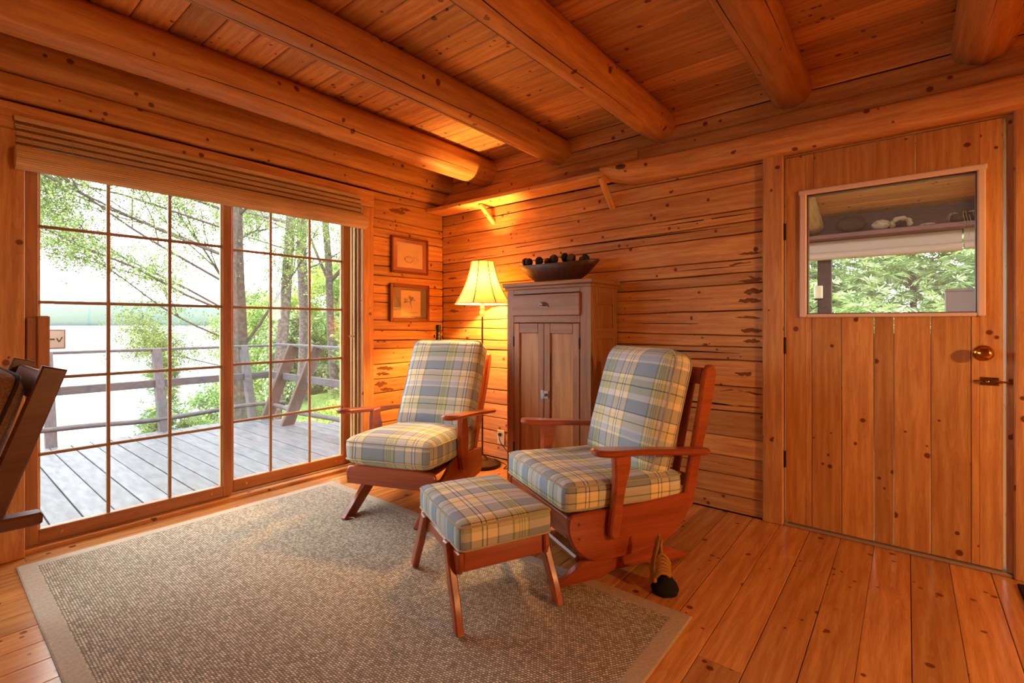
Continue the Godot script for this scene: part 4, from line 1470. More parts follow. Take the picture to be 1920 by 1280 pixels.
func build_porch() -> void:
	# enclosed porch seen through the pane of the plank door
	var b := MB.new()
	var Z := -3.35
	b.box(Vector3(1.6, -0.1, Z - 0.12), Vector3(5.4, 1.0, Z), 0, 0.002, uvr())
	b.box(Vector3(1.6, 1.98, Z - 0.12), Vector3(5.4, 2.6, Z), 0, 0.002, uvr())
	for q in [[1.6, 1.72], [2.47, 2.60], [3.95, 4.08], [5.28, 5.4]]:
		b.box(Vector3(q[0], 1.0, Z - 0.10), Vector3(q[1], 1.98, Z), 1, 0.004, uvr())
	structure("wall_porch", "porch wall with a band of windows behind the door", b.done(), M.rail_brown)
	b = MB.new()
	for ex in [1.48, 5.4]:
		b.box(Vector3(ex, -0.1, Z - 0.12), Vector3(ex + 0.12, 0.9, -0.16), 2, 0.002, uvr())
		b.box(Vector3(ex, 2.1, Z - 0.12), Vector3(ex + 0.12, 3.3, -0.16), 2, 0.002, uvr())
		b.box(Vector3(ex, 0.9, Z - 0.12), Vector3(ex + 0.12, 2.1, Z + 0.2), 1, 0.002, uvr())
		b.box(Vector3(ex, 0.9, -0.5), Vector3(ex + 0.12, 2.1, -0.16), 1, 0.002, uvr())
	structure("wall_porch_end", "end walls of the porch", b.done(), M.wall1)
	b = MB.new()
	b.box(Vector3(1.48, -0.2, Z - 0.12), Vector3(5.52, -0.08, -0.16), 0, 0.002, uvr())
	structure("floor_porch", "porch floor behind the door", b.done(), M.floor1)
	# sloping board ceiling
	var sl := 0.263
	var pc := structure("ceiling_porch", "sloping pine board ceiling of the porch")
	var L := 3.35
	var ang := atan(sl)
	var k := 0
	while k * 0.14 < L / cos(ang):
		var d := (k + 0.5) * 0.14
		var zc := -0.14 - d * cos(ang)
		var yc := 2.26 + sl * (zc - Z) + 0.02
		b = MB.new()
		b.bar(Transform3D(Basis(Vector3(1, 0, 0), -ang), Vector3(3.5, yc, zc)), 3.9, 0.138, 0.022, 0.004, uvr(), false)
		put(pc, "board", b.done(), M["ceil%d" % (k % 4)])
		k += 1
	b = MB.new()
	b.bar(Transform3D(Basis(Vector3(1, 0, 0), -ang), Vector3(3.5, 2.26 + sl * 1.6 + 0.06, Z + 1.6)), 4.0, L / cos(ang) + 0.2, 0.03, 0.001)
	put(pc, "roof", b.done(), M.chink)
	for x in [2.44, 3.92]:
		b = MB.new()
		var p := PackedVector3Array()
		for j in 9:
			var zz := lerpf(Z + 0.02, -0.2, j / 8.0)
			p.append(Vector3(x, 2.26 + sl * (zz - Z) - 0.085, zz))
		b.tube(p, const_r(9, 0.095), 14, uvr(), Vector2(0.5, 1.5))
		put(pc, "rafter", b.done(), mat(Color(0.86, 0.70, 0.48), 0.6, M.pine_tex))
	var ps := thing("porch_shelf", "brown ledge shelf above the porch windows", "shelf", Vector3(3.5, 2.03, Z + 0.08))
	b = MB.new()
	b.box(Vector3(-1.9, -0.025, -0.08), Vector3(1.9, 0.022, 0.12), 0, 0.004, uvr())
	put(ps, "board", b.done(), M.pic_frame)
	# finds along the shelf
	var yy := 2.052
	b = MB.new()
	b.ball(Vector3(0, 0.100, 0), Vector3(0.13, 0.085, 0.09), 18, 0.25, noise)
	tag(put(self, "stone", b.done(), M.rock, Transform3D(Basis(), Vector3(2.79, yy - 0.008, -3.22))), "large dark brown rounded stone on the porch shelf", "stone")
	b = MB.new()
	b.ball(Vector3(0, 0.058, 0), Vector3(0.078, 0.05, 0.05), 16, 0.15, noise)
	tag(put(self, "bracket_fungus", b.done(), M.fungus, Transform3D(Basis(), Vector3(3.04, yy - 0.004, -3.21))), "pale bracket fungus lying on the porch shelf", "fungus")
	b = MB.new()
	var ring := PackedVector3Array()
	var rr := PackedFloat32Array()
	for j in 15:
		var a := lerpf(-0.4, PI + 0.4, j / 14.0)
		ring.append(Vector3(cos(a) * 0.07, 0.048 + sin(a) * 0.05, 0.02 * sin(j)))
		rr.append(0.022 + 0.006 * sin(j * 2.3))
	b.tube(ring, rr, 8)
	tag(put(self, "curled_bark", b.done(), M.fungus, Transform3D(Basis(), Vector3(3.20, yy - 0.002, -3.21))), "ring of curled pale bark on the porch shelf", "bark")
	b = MB.new()
	b.ball(Vector3(0, 0.012, 0), Vector3(0.06, 0.014, 0.03), 12, 0.2, noise)
	tag(put(self, "shell", b.done(), M.fungus, Transform3D(Basis(), Vector3(3.40, yy - 0.001, -3.2))), "small flat pale shell on the porch shelf", "shell")
	var nest := thing("bird_nest", "tangled dark bird nest with dangling roots on the porch shelf", "nest", Vector3(3.66, yy, -3.21))
	var r := RandomNumberGenerator.new()
	r.seed = 12
	b = MB.new()
	b.ball(Vector3(0, 0.045, 0), Vector3(0.10, 0.05, 0.08), 14, 0.3, noise)
	put(nest, "bowl", b.done(), M.rock)
	for j in 14:
		var a := r.randf() * TAU
		put(nest, "twig", cable([Vector3(cos(a) * 0.04, 0.08, sin(a) * 0.04), Vector3(cos(a) * 0.1, 0.09, sin(a) * 0.08), Vector3(cos(a) * 0.13, 0.03, sin(a) * 0.10 + 0.02)], 0.0022, 4, 3), M.fungus)
	for j in 3:
		put(nest, "root", cable([Vector3(0.02 * j - 0.01, 0.05, 0.09), Vector3(0.02 * j, -0.03, 0.125), Vector3(0.012 * j, -0.10 - 0.03 * j, 0.12)], 0.002, 4, 3), M.fungus)
	# roller blinds under the shelf
	for q in [[1.62, 3.655, 1.79], [3.665, 5.3, 1.80]]:
		var bl := thing("porch_blind", "pale rolled linen blind across the wide porch window" if q[0] < 3.0 else "end of a second linen blind beyond the nest's roots", "blind", Vector3(q[0], q[2], Z + 0.06))
		b = MB.new()
		b.box(Vector3(0, 0.03, -0.02), Vector3(q[1] - q[0], 0.205, -0.012), 0, 0.001)
		put(bl, "cloth", b.done(), M.linen)
		b = MB.new()
		b.lathe(Transform3D(Basis(Vector3(0, 0, 1), -PI / 2), Vector3(0, 0.045, 0.01)), PackedVector2Array([Vector2(0, 0), Vector2(0.042, 0), Vector2(0.042, q[1] - q[0]), Vector2(0, q[1] - q[0])]), 18)
		put(bl, "roll", b.done(), M.linen)
	# window glass of the porch
	var pw := structure("window_3", "porch windows behind the plank door")
	for q in [[1.72, 2.47], [2.60, 3.95], [4.08, 5.28]]:
		b = MB.new()
		b.box(Vector3(q[0], 1.0, Z - 0.06), Vector3(q[1], 1.98, Z - 0.055), 0, 0.0001)
		put(pw, "pane", b.done(), M.glass)
	# candle on its iron holder, on the window ledge
	var ca := thing("candle", "cream pillar candle on an iron holder on the porch", "candle", Vector3(2.50, 1.0, Z + 0.16))
	b = MB.new()
	b.lathe(Transform3D(Basis(), Vector3(0, 0.372, 0)), PackedVector2Array([Vector2(0, 0), Vector2(0.041, 0.0), Vector2(0.041, 0.13), Vector2(0.036, 0.136), Vector2(0.02, 0.128), Vector2(0, 0.127)]), 20)
	put(ca, "wax", b.done(), M.wax)
	b = MB.new()
	b.lathe(Transform3D(Basis(), Vector3(0, 0, 0)), PackedVector2Array([Vector2(0, 0), Vector2(0.055, 0), Vector2(0.05, 0.012), Vector2(0.008, 0.02), Vector2(0.007, 0.35), Vector2(0.06, 0.364), Vector2(0.06, 0.371), Vector2(0, 0.371)]), 20)
	for s in [-1, 1]:
		b.tube(arc3([Vector3(0, 0.30, 0), Vector3(0.05 * s, 0.26, 0.02), Vector3(0.075 * s, 0.29, 0.02)], 4), const_r(9, 0.005), 6)
	put(ca, "holder", b.done(), M.iron)
	b = MB.new()
	b.box(Vector3(1.6, 0.97, Z), Vector3(5.4, 1.0, Z + 0.30), 0, 0.004, uvr())
	structure("trim_3", "deep ledge under the porch windows", b.done(), M.walnut)
	var gb := thing("reflection_block", "grey-brown box shape added in place of a reflection in the door pane", "box", Vector3(3.66, 1.0, Z + 0.13))  # added solid standing in for a faint reflection in the door glass
	b = MB.new()
	b.box(Vector3(-0.13, 0.0, -0.10), Vector3(0.14, 0.40, 0.10), 1, 0.005)
	put(gb, "reflection_body", b.done(), M.grey_brown)
	b = MB.new()
	b.box(Vector3(-0.134, 0.40, -0.104), Vector3(0.144, 0.425, 0.104), 0, 0.004)
	put(gb, "reflection_top", b.done(), M.grey_brown)
	# hemlocks outside the porch
	var sp := [[2.0, -6.6, 1.5, 3.2], [3.3, -7.4, 1.7, 3.8], [4.7, -6.8, 1.5, 3.3], [6.2, -7.8, 1.8, 3.8], [2.7, -5.6, 0.9, 1.5], [4.0, -5.7, 0.9, 1.6], [5.4, -6.0, 1.0, 1.8], [1.0, -7.6, 1.6, 3.6], [7.6, -7.0, 1.6, 3.4]]
	for i in sp.size():
		var s: Array = sp[i]
		bush("feathery light green hemlock outside the porch window", "hemlock_tree", Vector3(s[0], -0.6, s[1]), Vector3(s[2], s[3] * 0.62, s[2]), 3600, 0.12, Color(0.22, 0.34, 0.15), Color(0.62, 0.74, 0.38), 600 + i * 3, true, "hemlocks outside the porch")

# ---------------------------------------------------------------- furniture
const ZY := Basis(Vector3(0, 0, 1), Vector3(0, 1, 0), Vector3(-1, 0, 0))   # slab drawn in (z, y), thickness along x

func cushion_mesh(w: float, h: float, d: float, r: float, puff: float, sd: float, wrinkle := 0.004, scale_uv := 2.9, uvo := Vector2.ZERO, sag := 0.0, rot_uv := false) -> ArrayMesh:
	var mb := MB.new()
	var half := Vector3(w, h, d) * 0.5
	var inner := half - Vector3(r, minf(r, h * 0.5 - 0.001), r)
	var n := 18
	mb.gid = 5
	var shape := func(p: Vector3) -> Vector3:
		var q := p.clamp(-inner, inner)
		var o := p - q
		if o.length() > 1e-6:
			o = o.normalized() * Vector3(r, minf(r, h * 0.5), r)
		var s := q + o
		var fx := clampf(1.0 - pow(absf(s.x) / half.x, 2.6), 0, 1)
		var fz := clampf(1.0 - pow(absf(s.z) / half.z, 2.6), 0, 1)
		var fy := clampf(1.0 - pow(s.y / half.y, 2.0), 0, 1)
		var f := s.y / half.y
		s.y += puff * fx * fz * f - sag * exp(-(s.x * s.x + s.z * s.z) * 14.0) * maxf(f, 0.0)
		# sides swell, corners pinch
		s.x *= 1.0 + 0.018 * fy * (0.4 + fz)
		s.z *= 1.0 + 0.018 * fy * (0.4 + fx)
		var k := wrinkle * (noise.get_noise_3d(s.x * 6.0 + sd, s.y * 6.0, s.z * 6.0) + 0.6 * noise.get_noise_3d(s.x * 15.0 + sd, s.y * 12.0, s.z * 9.0))
		s += s.normalized() * k
		return s
	var uvf := func(p: Vector3, face: int) -> Vector2:
		var u := Vector2(p.x, p.z)
		if face == 2: u = Vector2(p.x, half.z + (half.y - p.y))
		elif face == 3: u = Vector2(p.x, -half.z - (half.y - p.y))
		elif face == 4: u = Vector2(half.x + (half.y - p.y), p.z)
		elif face == 5: u = Vector2(-half.x - (half.y - p.y), p.z)
		if rot_uv:
			u = Vector2(u.y, u.x)
		return u * scale_uv + uvo
	for face in 6:
		var grid := []
		for i in n + 1:
			var row := []
			for j in n + 1:
				var a := 2.0 * i / n - 1.0
				var b := 2.0 * j / n - 1.0
				a = signf(a) * pow(absf(a), 0.62)
				b = signf(b) * pow(absf(b), 0.62)
				var p := Vector3.ZERO
				match face:
					0: p = Vector3(a, 1, b)
					1: p = Vector3(a, -1, -b)
					2: p = Vector3(a, -b, 1)
					3: p = Vector3(-a, -b, -1)
					4: p = Vector3(1, -b, -a)
					5: p = Vector3(-1, -b, a)
				row.append(p * half)
			grid.append(row)
		for i in n:
			for j in n:
				var c := [grid[i][j], grid[i + 1][j], grid[i + 1][j + 1], grid[i][j + 1]]
				var s := []
				for p in c:
					s.append(shape.call(p))
				mb.quad(s[0], s[1], s[2], s[3], uvf.call(c[0], face), uvf.call(c[1], face), uvf.call(c[2], face), uvf.call(c[3], face), 5)
	mb.orient(0)
	return mb.done()

func piping_mesh(w: float, h: float, d: float, r: float, y: float, rad := 0.004) -> ArrayMesh:
	var mb := MB.new()
	var p := PackedVector3Array()
	var hx := w * 0.5 - r
	var hz := d * 0.5 - r
	for k in 4:
		var cx := hx * (1.0 if k == 0 or k == 3 else -1.0)
		var cz := hz * (1.0 if k < 2 else -1.0)
		for j in 6:
			var a := k * PI / 2 + (PI / 2) * j / 5.0
			p.append(Vector3(cx + cos(a) * r * 1.0, y, cz + sin(a) * r * 1.0))
	p.append(p[0])
	p.append(p[1])
	mb.tube(p, const_r(p.size(), rad), 6)
	return mb.done()

func add_cushion(parent: Node, called: String, w: float, h: float, d: float, r: float, puff: float, xf: Transform3D, sd: float, uvo: Vector2, sag := 0.0, rot_uv := false, wr := 0.004) -> void:
	var c := put(parent, called, cushion_mesh(w, h, d, r, puff, sd, wr, 2.65, uvo, sag, rot_uv), M.plaid, xf)
	for s in [-1, 1]:
		put(c, "piping", piping_mesh(w * 1.004, h, d * 1.004, r, s * (h * 0.5 - r * 0.55)), M.piping)

func poly(pts: Array) -> PackedVector2Array:
	var p := PackedVector2Array()
	for q in pts:
		p.append(q)
	return p

func slab_part(parent: Node, called: String, bs: Basis, at: Vector3, outline: PackedVector2Array, th: float, m: Material, bev := 0.005) -> MeshInstance3D:
	var b := MB.new()
	b.slab(Transform3D(bs, at), outline, th, bev, uvr())
	return put(parent, called, b.done(), m)

func bar_part(parent: Node, called: String, p0: Vector3, p1: Vector3, w: float, t: float, up: Vector3, m: Material, bev := 0.005) -> MeshInstance3D:
	# bar from p0 to p1; t is measured along `up`, w across
	var b := MB.new()
	var x := (p1 - p0).normalized()
	var z := x.cross(up).normalized()
	var y := z.cross(x).normalized()
	b.bar(Transform3D(Basis(x, y, z), (p0 + p1) * 0.5), p0.distance_to(p1), w, t, bev, uvr())
	return put(parent, called, b.done(), m)

func screw_dot(parent: Node, at: Vector3, n: Vector3) -> void:
	var b := MB.new()
	var y := n.normalized()
	var x := y.cross(Vector3(0.3, 0.8, 0.51)).normalized()
	b.lathe(Transform3D(Basis(x, y, x.cross(y)), at), PackedVector2Array([Vector2(0.0055, -0.002), Vector2(0.005, 0.001), Vector2(0, 0.0016)]), 10)
	put(parent, "screw_plug", b.done(), M.walnut)

func arm_outline(s: float) -> PackedVector2Array:
	# drawn in (z, x) for the arm on side s
	var o := arc([Vector2(0.0, 0.0), Vector2(-0.006, 0.036), Vector2(-0.045, 0.052), Vector2(-0.12, 0.046), Vector2(-0.22, 0.030), Vector2(-0.36, 0.026), Vector2(-0.50, 0.034), Vector2(-0.585, 0.034), Vector2(-0.61, 0.018), Vector2(-0.612, -0.02), Vector2(-0.58, -0.030), Vector2(-0.40, -0.034), Vector2(-0.20, -0.040), Vector2(-0.07, -0.044), Vector2(-0.015, -0.034)], 4, true)
	if s < 0:
		for i in o.size():
			o[i].y = -o[i].y
	return o

func add_arm(t: Node, s: float, x: float, z: float, y0: float, y1: float, L: float, m: Material) -> void:
	# arm board falling from y0 at the front to y1 at the back
	var ang := asin((y0 - y1) / L)
	var o := arm_outline(s)
	var k := L / 0.61
	for i in o.size():
		o[i].x *= k
	# local X -> z, local Y -> x, thickness -> -y or y
	var bs := Basis(Vector3(1, 0, 0), -ang) * Basis(Vector3(0, 0, 1), Vector3(1, 0, 0), Vector3(0, 1, 0))
	slab_part(t, "armrest", bs, Vector3(x * s, y0 - 0.014, z), o, 0.027, m, 0.008)
	screw_dot(t, Vector3(x * s, y0 - 0.001 - 0.12 * sin(ang), z - 0.12), Vector3(0, 1, -0.1))

func build_glider_plaid_near() -> void:
	var t := thing("glider_chair", "plaid-cushioned cherry glider chair with solid curved side panels, in front of the cabinet", "chair", Vector3(1.90, 0.0084, 1.177), -27.4, "plaid chairs")
	var m: Material = M.cherry
	var bottom := arc([Vector2(-0.004, 0.290), Vector2(0.0, 0.25), Vector2(-0.014, 0.20), Vector2(-0.05, 0.145), Vector2(-0.12, 0.102), Vector2(-0.28, 0.092), Vector2(-0.46, 0.112), Vector2(-0.58, 0.165), Vector2(-0.635, 0.235), Vector2(-0.648, 0.30)], 5)
	bottom.append(Vector2(-0.640, 0.318))
	bottom.append(Vector2(-0.33, 0.306))
	bottom.append(Vector2(-0.02, 0.304))
	for s in [-1.0, 1.0]:
		var pn := slab_part(t, "side_panel", ZY, Vector3(0.302 * s, 0, 0), bottom, 0.026, m, 0.006)
		for q in [Vector2(-0.05, 0.265), Vector2(-0.05, 0.205)]:
			screw_dot(pn, Vector3((0.3155) * s, q.y, q.x), Vector3(s, 0, 0))
		# shaped arm post
		var po := arc([Vector2(-0.200, 0.548), Vector2(-0.205, 0.47), Vector2(-0.204, 0.40), Vector2(-0.192, 0.30), Vector2(-0.182, 0.215), Vector2(-0.195, 0.190), Vector2(-0.222, 0.196), Vector2(-0.236, 0.24), Vector2(-0.246, 0.32), Vector2(-0.262, 0.40), Vector2(-0.285, 0.48), Vector2(-0.289, 0.536)], 4)
		slab_part(t, "arm_post", ZY, Vector3(0.334 * s, 0, 0), po, 0.036, m, 0.007)
		add_arm(t, s, 0.342, -0.095, 0.580, 0.520, 0.625, m)
		# back post
		var bp := arc([Vector2(-0.600, 0.235), Vector2(-0.655, 0.46), Vector2(-0.710, 0.70), Vector2(-0.744, 0.862), Vector2(-0.766, 0.893), Vector2(-0.796, 0.893), Vector2(-0.812, 0.868), Vector2(-0.790, 0.72), Vector2(-0.728, 0.50), Vector2(-0.668, 0.245)], 4)
		slab_part(t, "back_post", ZY, Vector3(0.292 * s, 0, 0), bp, 0.030, m, 0.007)
		# floor runner
		var ru := arc([Vector2(0.050, 0.0), Vector2(0.046, 0.008), Vector2(-0.02, 0.040), Vector2(-0.09, 0.082), Vector2(-0.18, 0.108), Vector2(-0.44, 0.108), Vector2(-0.54, 0.070), Vector2(-0.60, 0.040), Vector2(-0.672, 0.014)], 5)
		ru.append(Vector2(-0.678, 0.0))
		ru.append(Vector2(-0.46, 0.0))
		ru.append(Vector2(-0.42, 0.02))
		ru.append(Vector2(-0.24, 0.02))
		ru.append(Vector2(-0.19, 0.0))
		slab_part(t, "floor_runner", ZY, Vector3(0.262 * s, 0, 0), ru, 0.030, m, 0.003)
	bar_part(t, "front_rail", Vector3(-0.289, 0.245, -0.020), Vector3(0.289, 0.245, -0.020), 0.022, 0.095, Vector3.UP, m)
	bar_part(t, "back_rail", Vector3(-0.289, 0.25, -0.62), Vector3(0.289, 0.25, -0.62), 0.022, 0.09, Vector3.UP, m)
	bar_part(t, "seat_base", Vector3(-0.289, 0.282, -0.32), Vector3(0.289, 0.282, -0.32), 0.57, 0.012, Vector3.UP, m)
	bar_part(t, "base_rail", Vector3(-0.247, 0.07, -0.10), Vector3(0.247, 0.07, -0.10), 0.022, 0.070, Vector3(0, 1, 0.9).normalized(), m)
	bar_part(t, "base_rail", Vector3(-0.247, 0.07, -0.50), Vector3(0.247, 0.07, -0.50), 0.022, 0.070, Vector3(0, 1, -0.9).normalized(), m)
	bar_part(t, "crest_rail", Vector3(-0.264, 0.84, -0.766), Vector3(0.264, 0.84, -0.766), 0.020, 0.08, Vector3(0, 1, -0.24).normalized(), m)
	bar_part(t, "lower_back_rail", Vector3(-0.264, 0.36, -0.655), Vector3(0.264, 0.36, -0.655), 0.020, 0.06, Vector3(0, 1, -0.24).normalized(), m)
	for k in 5:
		var x := -0.2 + 0.1 * k
		bar_part(t, "back_slat", Vector3(x, 0.36, -0.655), Vector3(x, 0.83, -0.766), 0.045, 0.012, Vector3(0, 0.24, 1).normalized(), m, 0.003)
	add_cushion(t, "seat_cushion", 0.60, 0.130, 0.62, 0.032, 0.030, Transform3D(Basis(Vector3(1, 0, 0), -0.03), Vector3(0, 0.360, -0.300)), 3.0, Vector2(0.12, 0.3), 0.035, true)
	var lean := 0.285
	add_cushion(t, "back_cushion", 0.535, 0.165, 0.60, 0.065, 0.036, Transform3D(Basis(Vector3(1, 0, 0), PI / 2 - lean), Vector3(0, 0.665, -0.580)), 7.0, Vector2(0.62, 0.1))

func build_glider_plaid_far() -> void:
	var t := thing("glider_chair", "plaid-cushioned cherry armchair with a plain front rail, beside the sliding door", "chair", Vector3(0.98, 0.0078, 1.30), 21.7, "plaid chairs")
	var m: Material = M.cherry
	var fr := arc([Vector2(-0.286, 0.165), Vector2(-0.288, 0.235), Vector2(-0.270, 0.266), Vector2(-0.235, 0.272), Vector2(0.235, 0.272), Vector2(0.270, 0.262), Vector2(0.286, 0.225), Vector2(0.288, 0.165)], 4)
	var rail := slab_part(t, "front_rail", Basis(), Vector3(0, 0, 0), fr, 0.026, m, 0.006)
	for y in [0.235, 0.195]:
		screw_dot(rail, Vector3(-0.272, y, 0.013), Vector3(0, 0, 1))
	for s in [-1.0, 1.0]:
		var sp := arc([Vector2(-0.012, 0.218), Vector2(-0.055, 0.206), Vector2(-0.12, 0.225), Vector2(-0.19, 0.262), Vector2(-0.27, 0.285), Vector2(-0.40, 0.282), Vector2(-0.68, 0.250)], 5)
		sp.append(Vector2(-0.695, 0.235))
		sp.append(Vector2(-0.690, 0.105))
		var lo := arc([Vector2(-0.66, 0.085), Vector2(-0.45, 0.075), Vector2(-0.22, 0.095), Vector2(-0.08, 0.14), Vector2(-0.012, 0.168)], 4)
		sp.append_array(lo)
		slab_part(t, "side_panel", ZY, Vector3(0.275 * s, 0, 0), sp, 0.026, m, 0.005)
		var ap := arc([Vector2(-0.262, 0.500), Vector2(-0.262, 0.40), Vector2(-0.272, 0.30), Vector2(-0.300, 0.205)], 4)
		ap.append(Vector2(-0.335, 0.180))
		ap.append(Vector2(-0.352, 0.20))
		ap.append(Vector2(-0.362, 0.30))
		ap.append(Vector2(-0.372, 0.44))
		ap.append(Vector2(-0.352, 0.500))
		ap.append(Vector2(-0.35, 0.545))
		ap.append(Vector2(-0.275, 0.545))
		slab_part(t, "arm_post", ZY, Vector3(0.306 * s, 0, 0), ap, 0.034, m, 0.006)
		add_arm(t, s, 0.335, 0.0, 0.590, 0.500, 0.79, m)
		var bp := arc([Vector2(-0.585, 0.24), Vector2(-0.70, 0.46), Vector2(-0.84, 0.72), Vector2(-0.895, 0.840), Vector2(-0.915, 0.868), Vector2(-0.945, 0.866), Vector2(-0.952, 0.835), Vector2(-0.90, 0.70), Vector2(-0.765, 0.45), Vector2(-0.660, 0.245)], 4)
		slab_part(t, "back_post", ZY, Vector3(0.250 * s, 0, 0), bp, 0.026, m, 0.006)
		slab_part(t, "leg", ZY, Vector3(0.225 * s, 0, 0), poly([Vector2(0.120, 0.0), Vector2(0.128, 0.012), Vector2(-0.115, 0.175), Vector2(-0.225, 0.175), Vector2(-0.225, 0.150), Vector2(0.020, 0.0)]), 0.030, m, 0.004)
		slab_part(t, "leg", ZY, Vector3(0.225 * s, 0, 0), poly([Vector2(-0.70, 0.0), Vector2(-0.71, 0.012), Vector2(-0.56, 0.15), Vector2(-0.44, 0.15), Vector2(-0.62, 0.0)]), 0.030, m, 0.004)
	bar_part(t, "seat_base", Vector3(-0.262, 0.250, -0.32), Vector3(0.262, 0.250, -0.32), 0.57, 0.012, Vector3.UP, m)
	bar_part(t, "back_rail", Vector3(-0.262, 0.19, -0.66), Vector3(0.262, 0.19, -0.66), 0.022, 0.10, Vector3.UP, m)
	bar_part(t, "crest_rail", Vector3(-0.237, 0.80, -0.905), Vector3(0.237, 0.80, -0.905), 0.020, 0.07, Vector3(0, 1, -0.55).normalized(), m)
	for k in 4:
		var x := -0.165 + 0.11 * k
		bar_part(t, "back_slat", Vector3(x, 0.30, -0.64), Vector3(x, 0.80, -0.905), 0.045, 0.012, Vector3(0, 0.5, 1).normalized(), m, 0.003)
	add_cushion(t, "seat_cushion", 0.555, 0.150, 0.64, 0.045, 0.042, Transform3D(Basis(Vector3(1, 0, 0), -0.06), Vector3(0, 0.348, -0.270)), 13.0, Vector2(0.2, 0.55), 0.0, false, 0.006)
	var lean := 0.44
	add_cushion(t, "back_cushion", 0.530, 0.135, 0.63, 0.045, 0.022, Transform3D(Basis(Vector3(1, 0, 0), PI / 2 - lean), Vector3(0, 0.665, -0.675)), 17.0, Vector2(0.1, 0.42), 0.0, false, 0.006)

func build_ottoman() -> void:
	var t := thing("ottoman", "plaid-cushioned cherry footstool on splayed legs", "footstool", Vector3(1.862, 0.0086, 1.50), -23.6)
	var m: Material = M.cherry
	for s in [-1.0, 1.0]:
		var o := arc([Vector2(-0.232, 0.262), Vector2(-0.236, 0.215), Vector2(-0.222, 0.185), Vector2(-0.17, 0.186), Vector2(-0.12, 0.210), Vector2(0.0, 0.214), Vector2(0.12, 0.208), Vector2(0.17, 0.186), Vector2(0.222, 0.183), Vector2(0.236, 0.215), Vector2(0.232, 0.262)], 4)
		slab_part(t, "frame_rail", Basis(), Vector3(0, 0, 0.180 * s), o, 0.024, m, 0.006)
		bar_part(t, "side_rail", Vector3(0.212 * s, 0.225, -0.168), Vector3(0.212 * s, 0.225, 0.168), 0.022, 0.078, Vector3.UP, m)
		for k in [-1.0, 1.0]:
			# leg drawn in (x, y), splayed outwards with a slight kick
			var lg := arc([Vector2(0.118, 0.275), Vector2(0.165, 0.17), Vector2(0.215, 0.08), Vector2(0.256, 0.0)], 5)
			var back := arc([Vector2(0.294, 0.006), Vector2(0.262, 0.085), Vector2(0.212, 0.175), Vector2(0.160, 0.280)], 5)
			lg.append_array(back)
			if k < 0:
				for i in lg.size():
					lg[i].x = -lg[i].x
			var tilt := Basis(Vector3(1, 0, 0), -0.03 * s)
			slab_part(t, "leg", tilt, Vector3(0, 0.0, 0.206 * s), lg, 0.030, m, 0.005)
	bar_part(t, "seat_base", Vector3(-0.2, 0.252, 0), Vector3(0.2, 0.252, 0), 0.33, 0.012, Vector3.UP, m)
	add_cushion(t, "seat_cushion", 0.500, 0.108, 0.385, 0.024, 0.012, Transform3D(Basis(), Vector3(0, 0.318, 0)), 23.0, Vector2(0.4, 0.2), 0.0, true, 0.002)

func build_brown_chair() -> void:
	var t := thing("armchair", "brown tweed armchair with a dark wooden frame, facing the window", "chair", Vector3(0.929, 0, 3.565), 1.0)
	var m: Material = M.walnut
	for s in [-1.0, 1.0]:
		var bp := poly([Vector2(-0.805, 0.972), Vector2(-0.862, 0.955), Vector2(-0.745, 0.60), Vector2(-0.622, 0.24), Vector2(-0.560, 0.25), Vector2(-0.682, 0.60)])
		slab_part(t, "back_post", ZY, Vector3(0.285 * s, 0, 0), bp, 0.034, m, 0.005)
		var ao := poly([Vector2(0.0, -0.03), Vector2(0.0, 0.045), Vector2(-0.30, 0.040), Vector2(-0.78, 0.032), Vector2(-0.80, 0.025), Vector2(-0.80, -0.025), Vector2(-0.30, -0.03)])
		var bs := Basis(Vector3(1, 0, 0), -0.04) * Basis(Vector3(0, 0, 1), Vector3(1, 0, 0), Vector3(0, 1, 0))
		slab_part(t, "armrest", bs, Vector3(0.318 * s, 0.555, 0.0), ao, 0.036, m, 0.006)
		bar_part(t, "leg", Vector3(0.30 * s, 0.0, -0.08), Vector3(0.30 * s, 0.545, -0.12), 0.045, 0.045, Vector3(0, 0, 1), m)
		bar_part(t, "leg", Vector3(0.285 * s, 0.0, -0.62), Vector3(0.285 * s, 0.42, -0.60), 0.045, 0.045, Vector3(0, 0, 1), m)
		bar_part(t, "side_rail", Vector3(0.285 * s, 0.27, -0.06), Vector3(0.285 * s, 0.25, -0.62), 0.026, 0.09, Vector3.UP, m)
	bar_part(t, "front_rail", Vector3(-0.27, 0.27, -0.07), Vector3(0.27, 0.27, -0.07), 0.026, 0.09, Vector3.UP, m)
	bar_part(t, "seat_base", Vector3(-0.27, 0.29, -0.32), Vector3(0.27, 0.29, -0.32), 0.52, 0.014, Vector3.UP, m)
	bar_part(t, "crest_rail", Vector3(-0.27, 0.90, -0.815), Vector3(0.27, 0.90, -0.815), 0.024, 0.09, Vector3(0, 1, -0.35).normalized(), m)
	put(t, "seat_cushion", cushion_mesh(0.54, 0.14, 0.56, 0.045, 0.03, 31.0, 0.003, 6.0), M.tweed, Transform3D(Basis(), Vector3(0, 0.367, -0.30)))
	var bc := put(t, "back_cushion", cushion_mesh(0.54, 0.15, 0.60, 0.05, 0.035, 37.0, 0.003, 6.0), M.tweed, Transform3D(Basis(Vector3(1, 0, 0), PI / 2 - 0.335), Vector3(0, 0.670, -0.615)))
	for s in [-1, 1]:
		put(bc, "welt", piping_mesh(0.545, 0.15, 0.605, 0.05, s * 0.05, 0.005), M.welt)

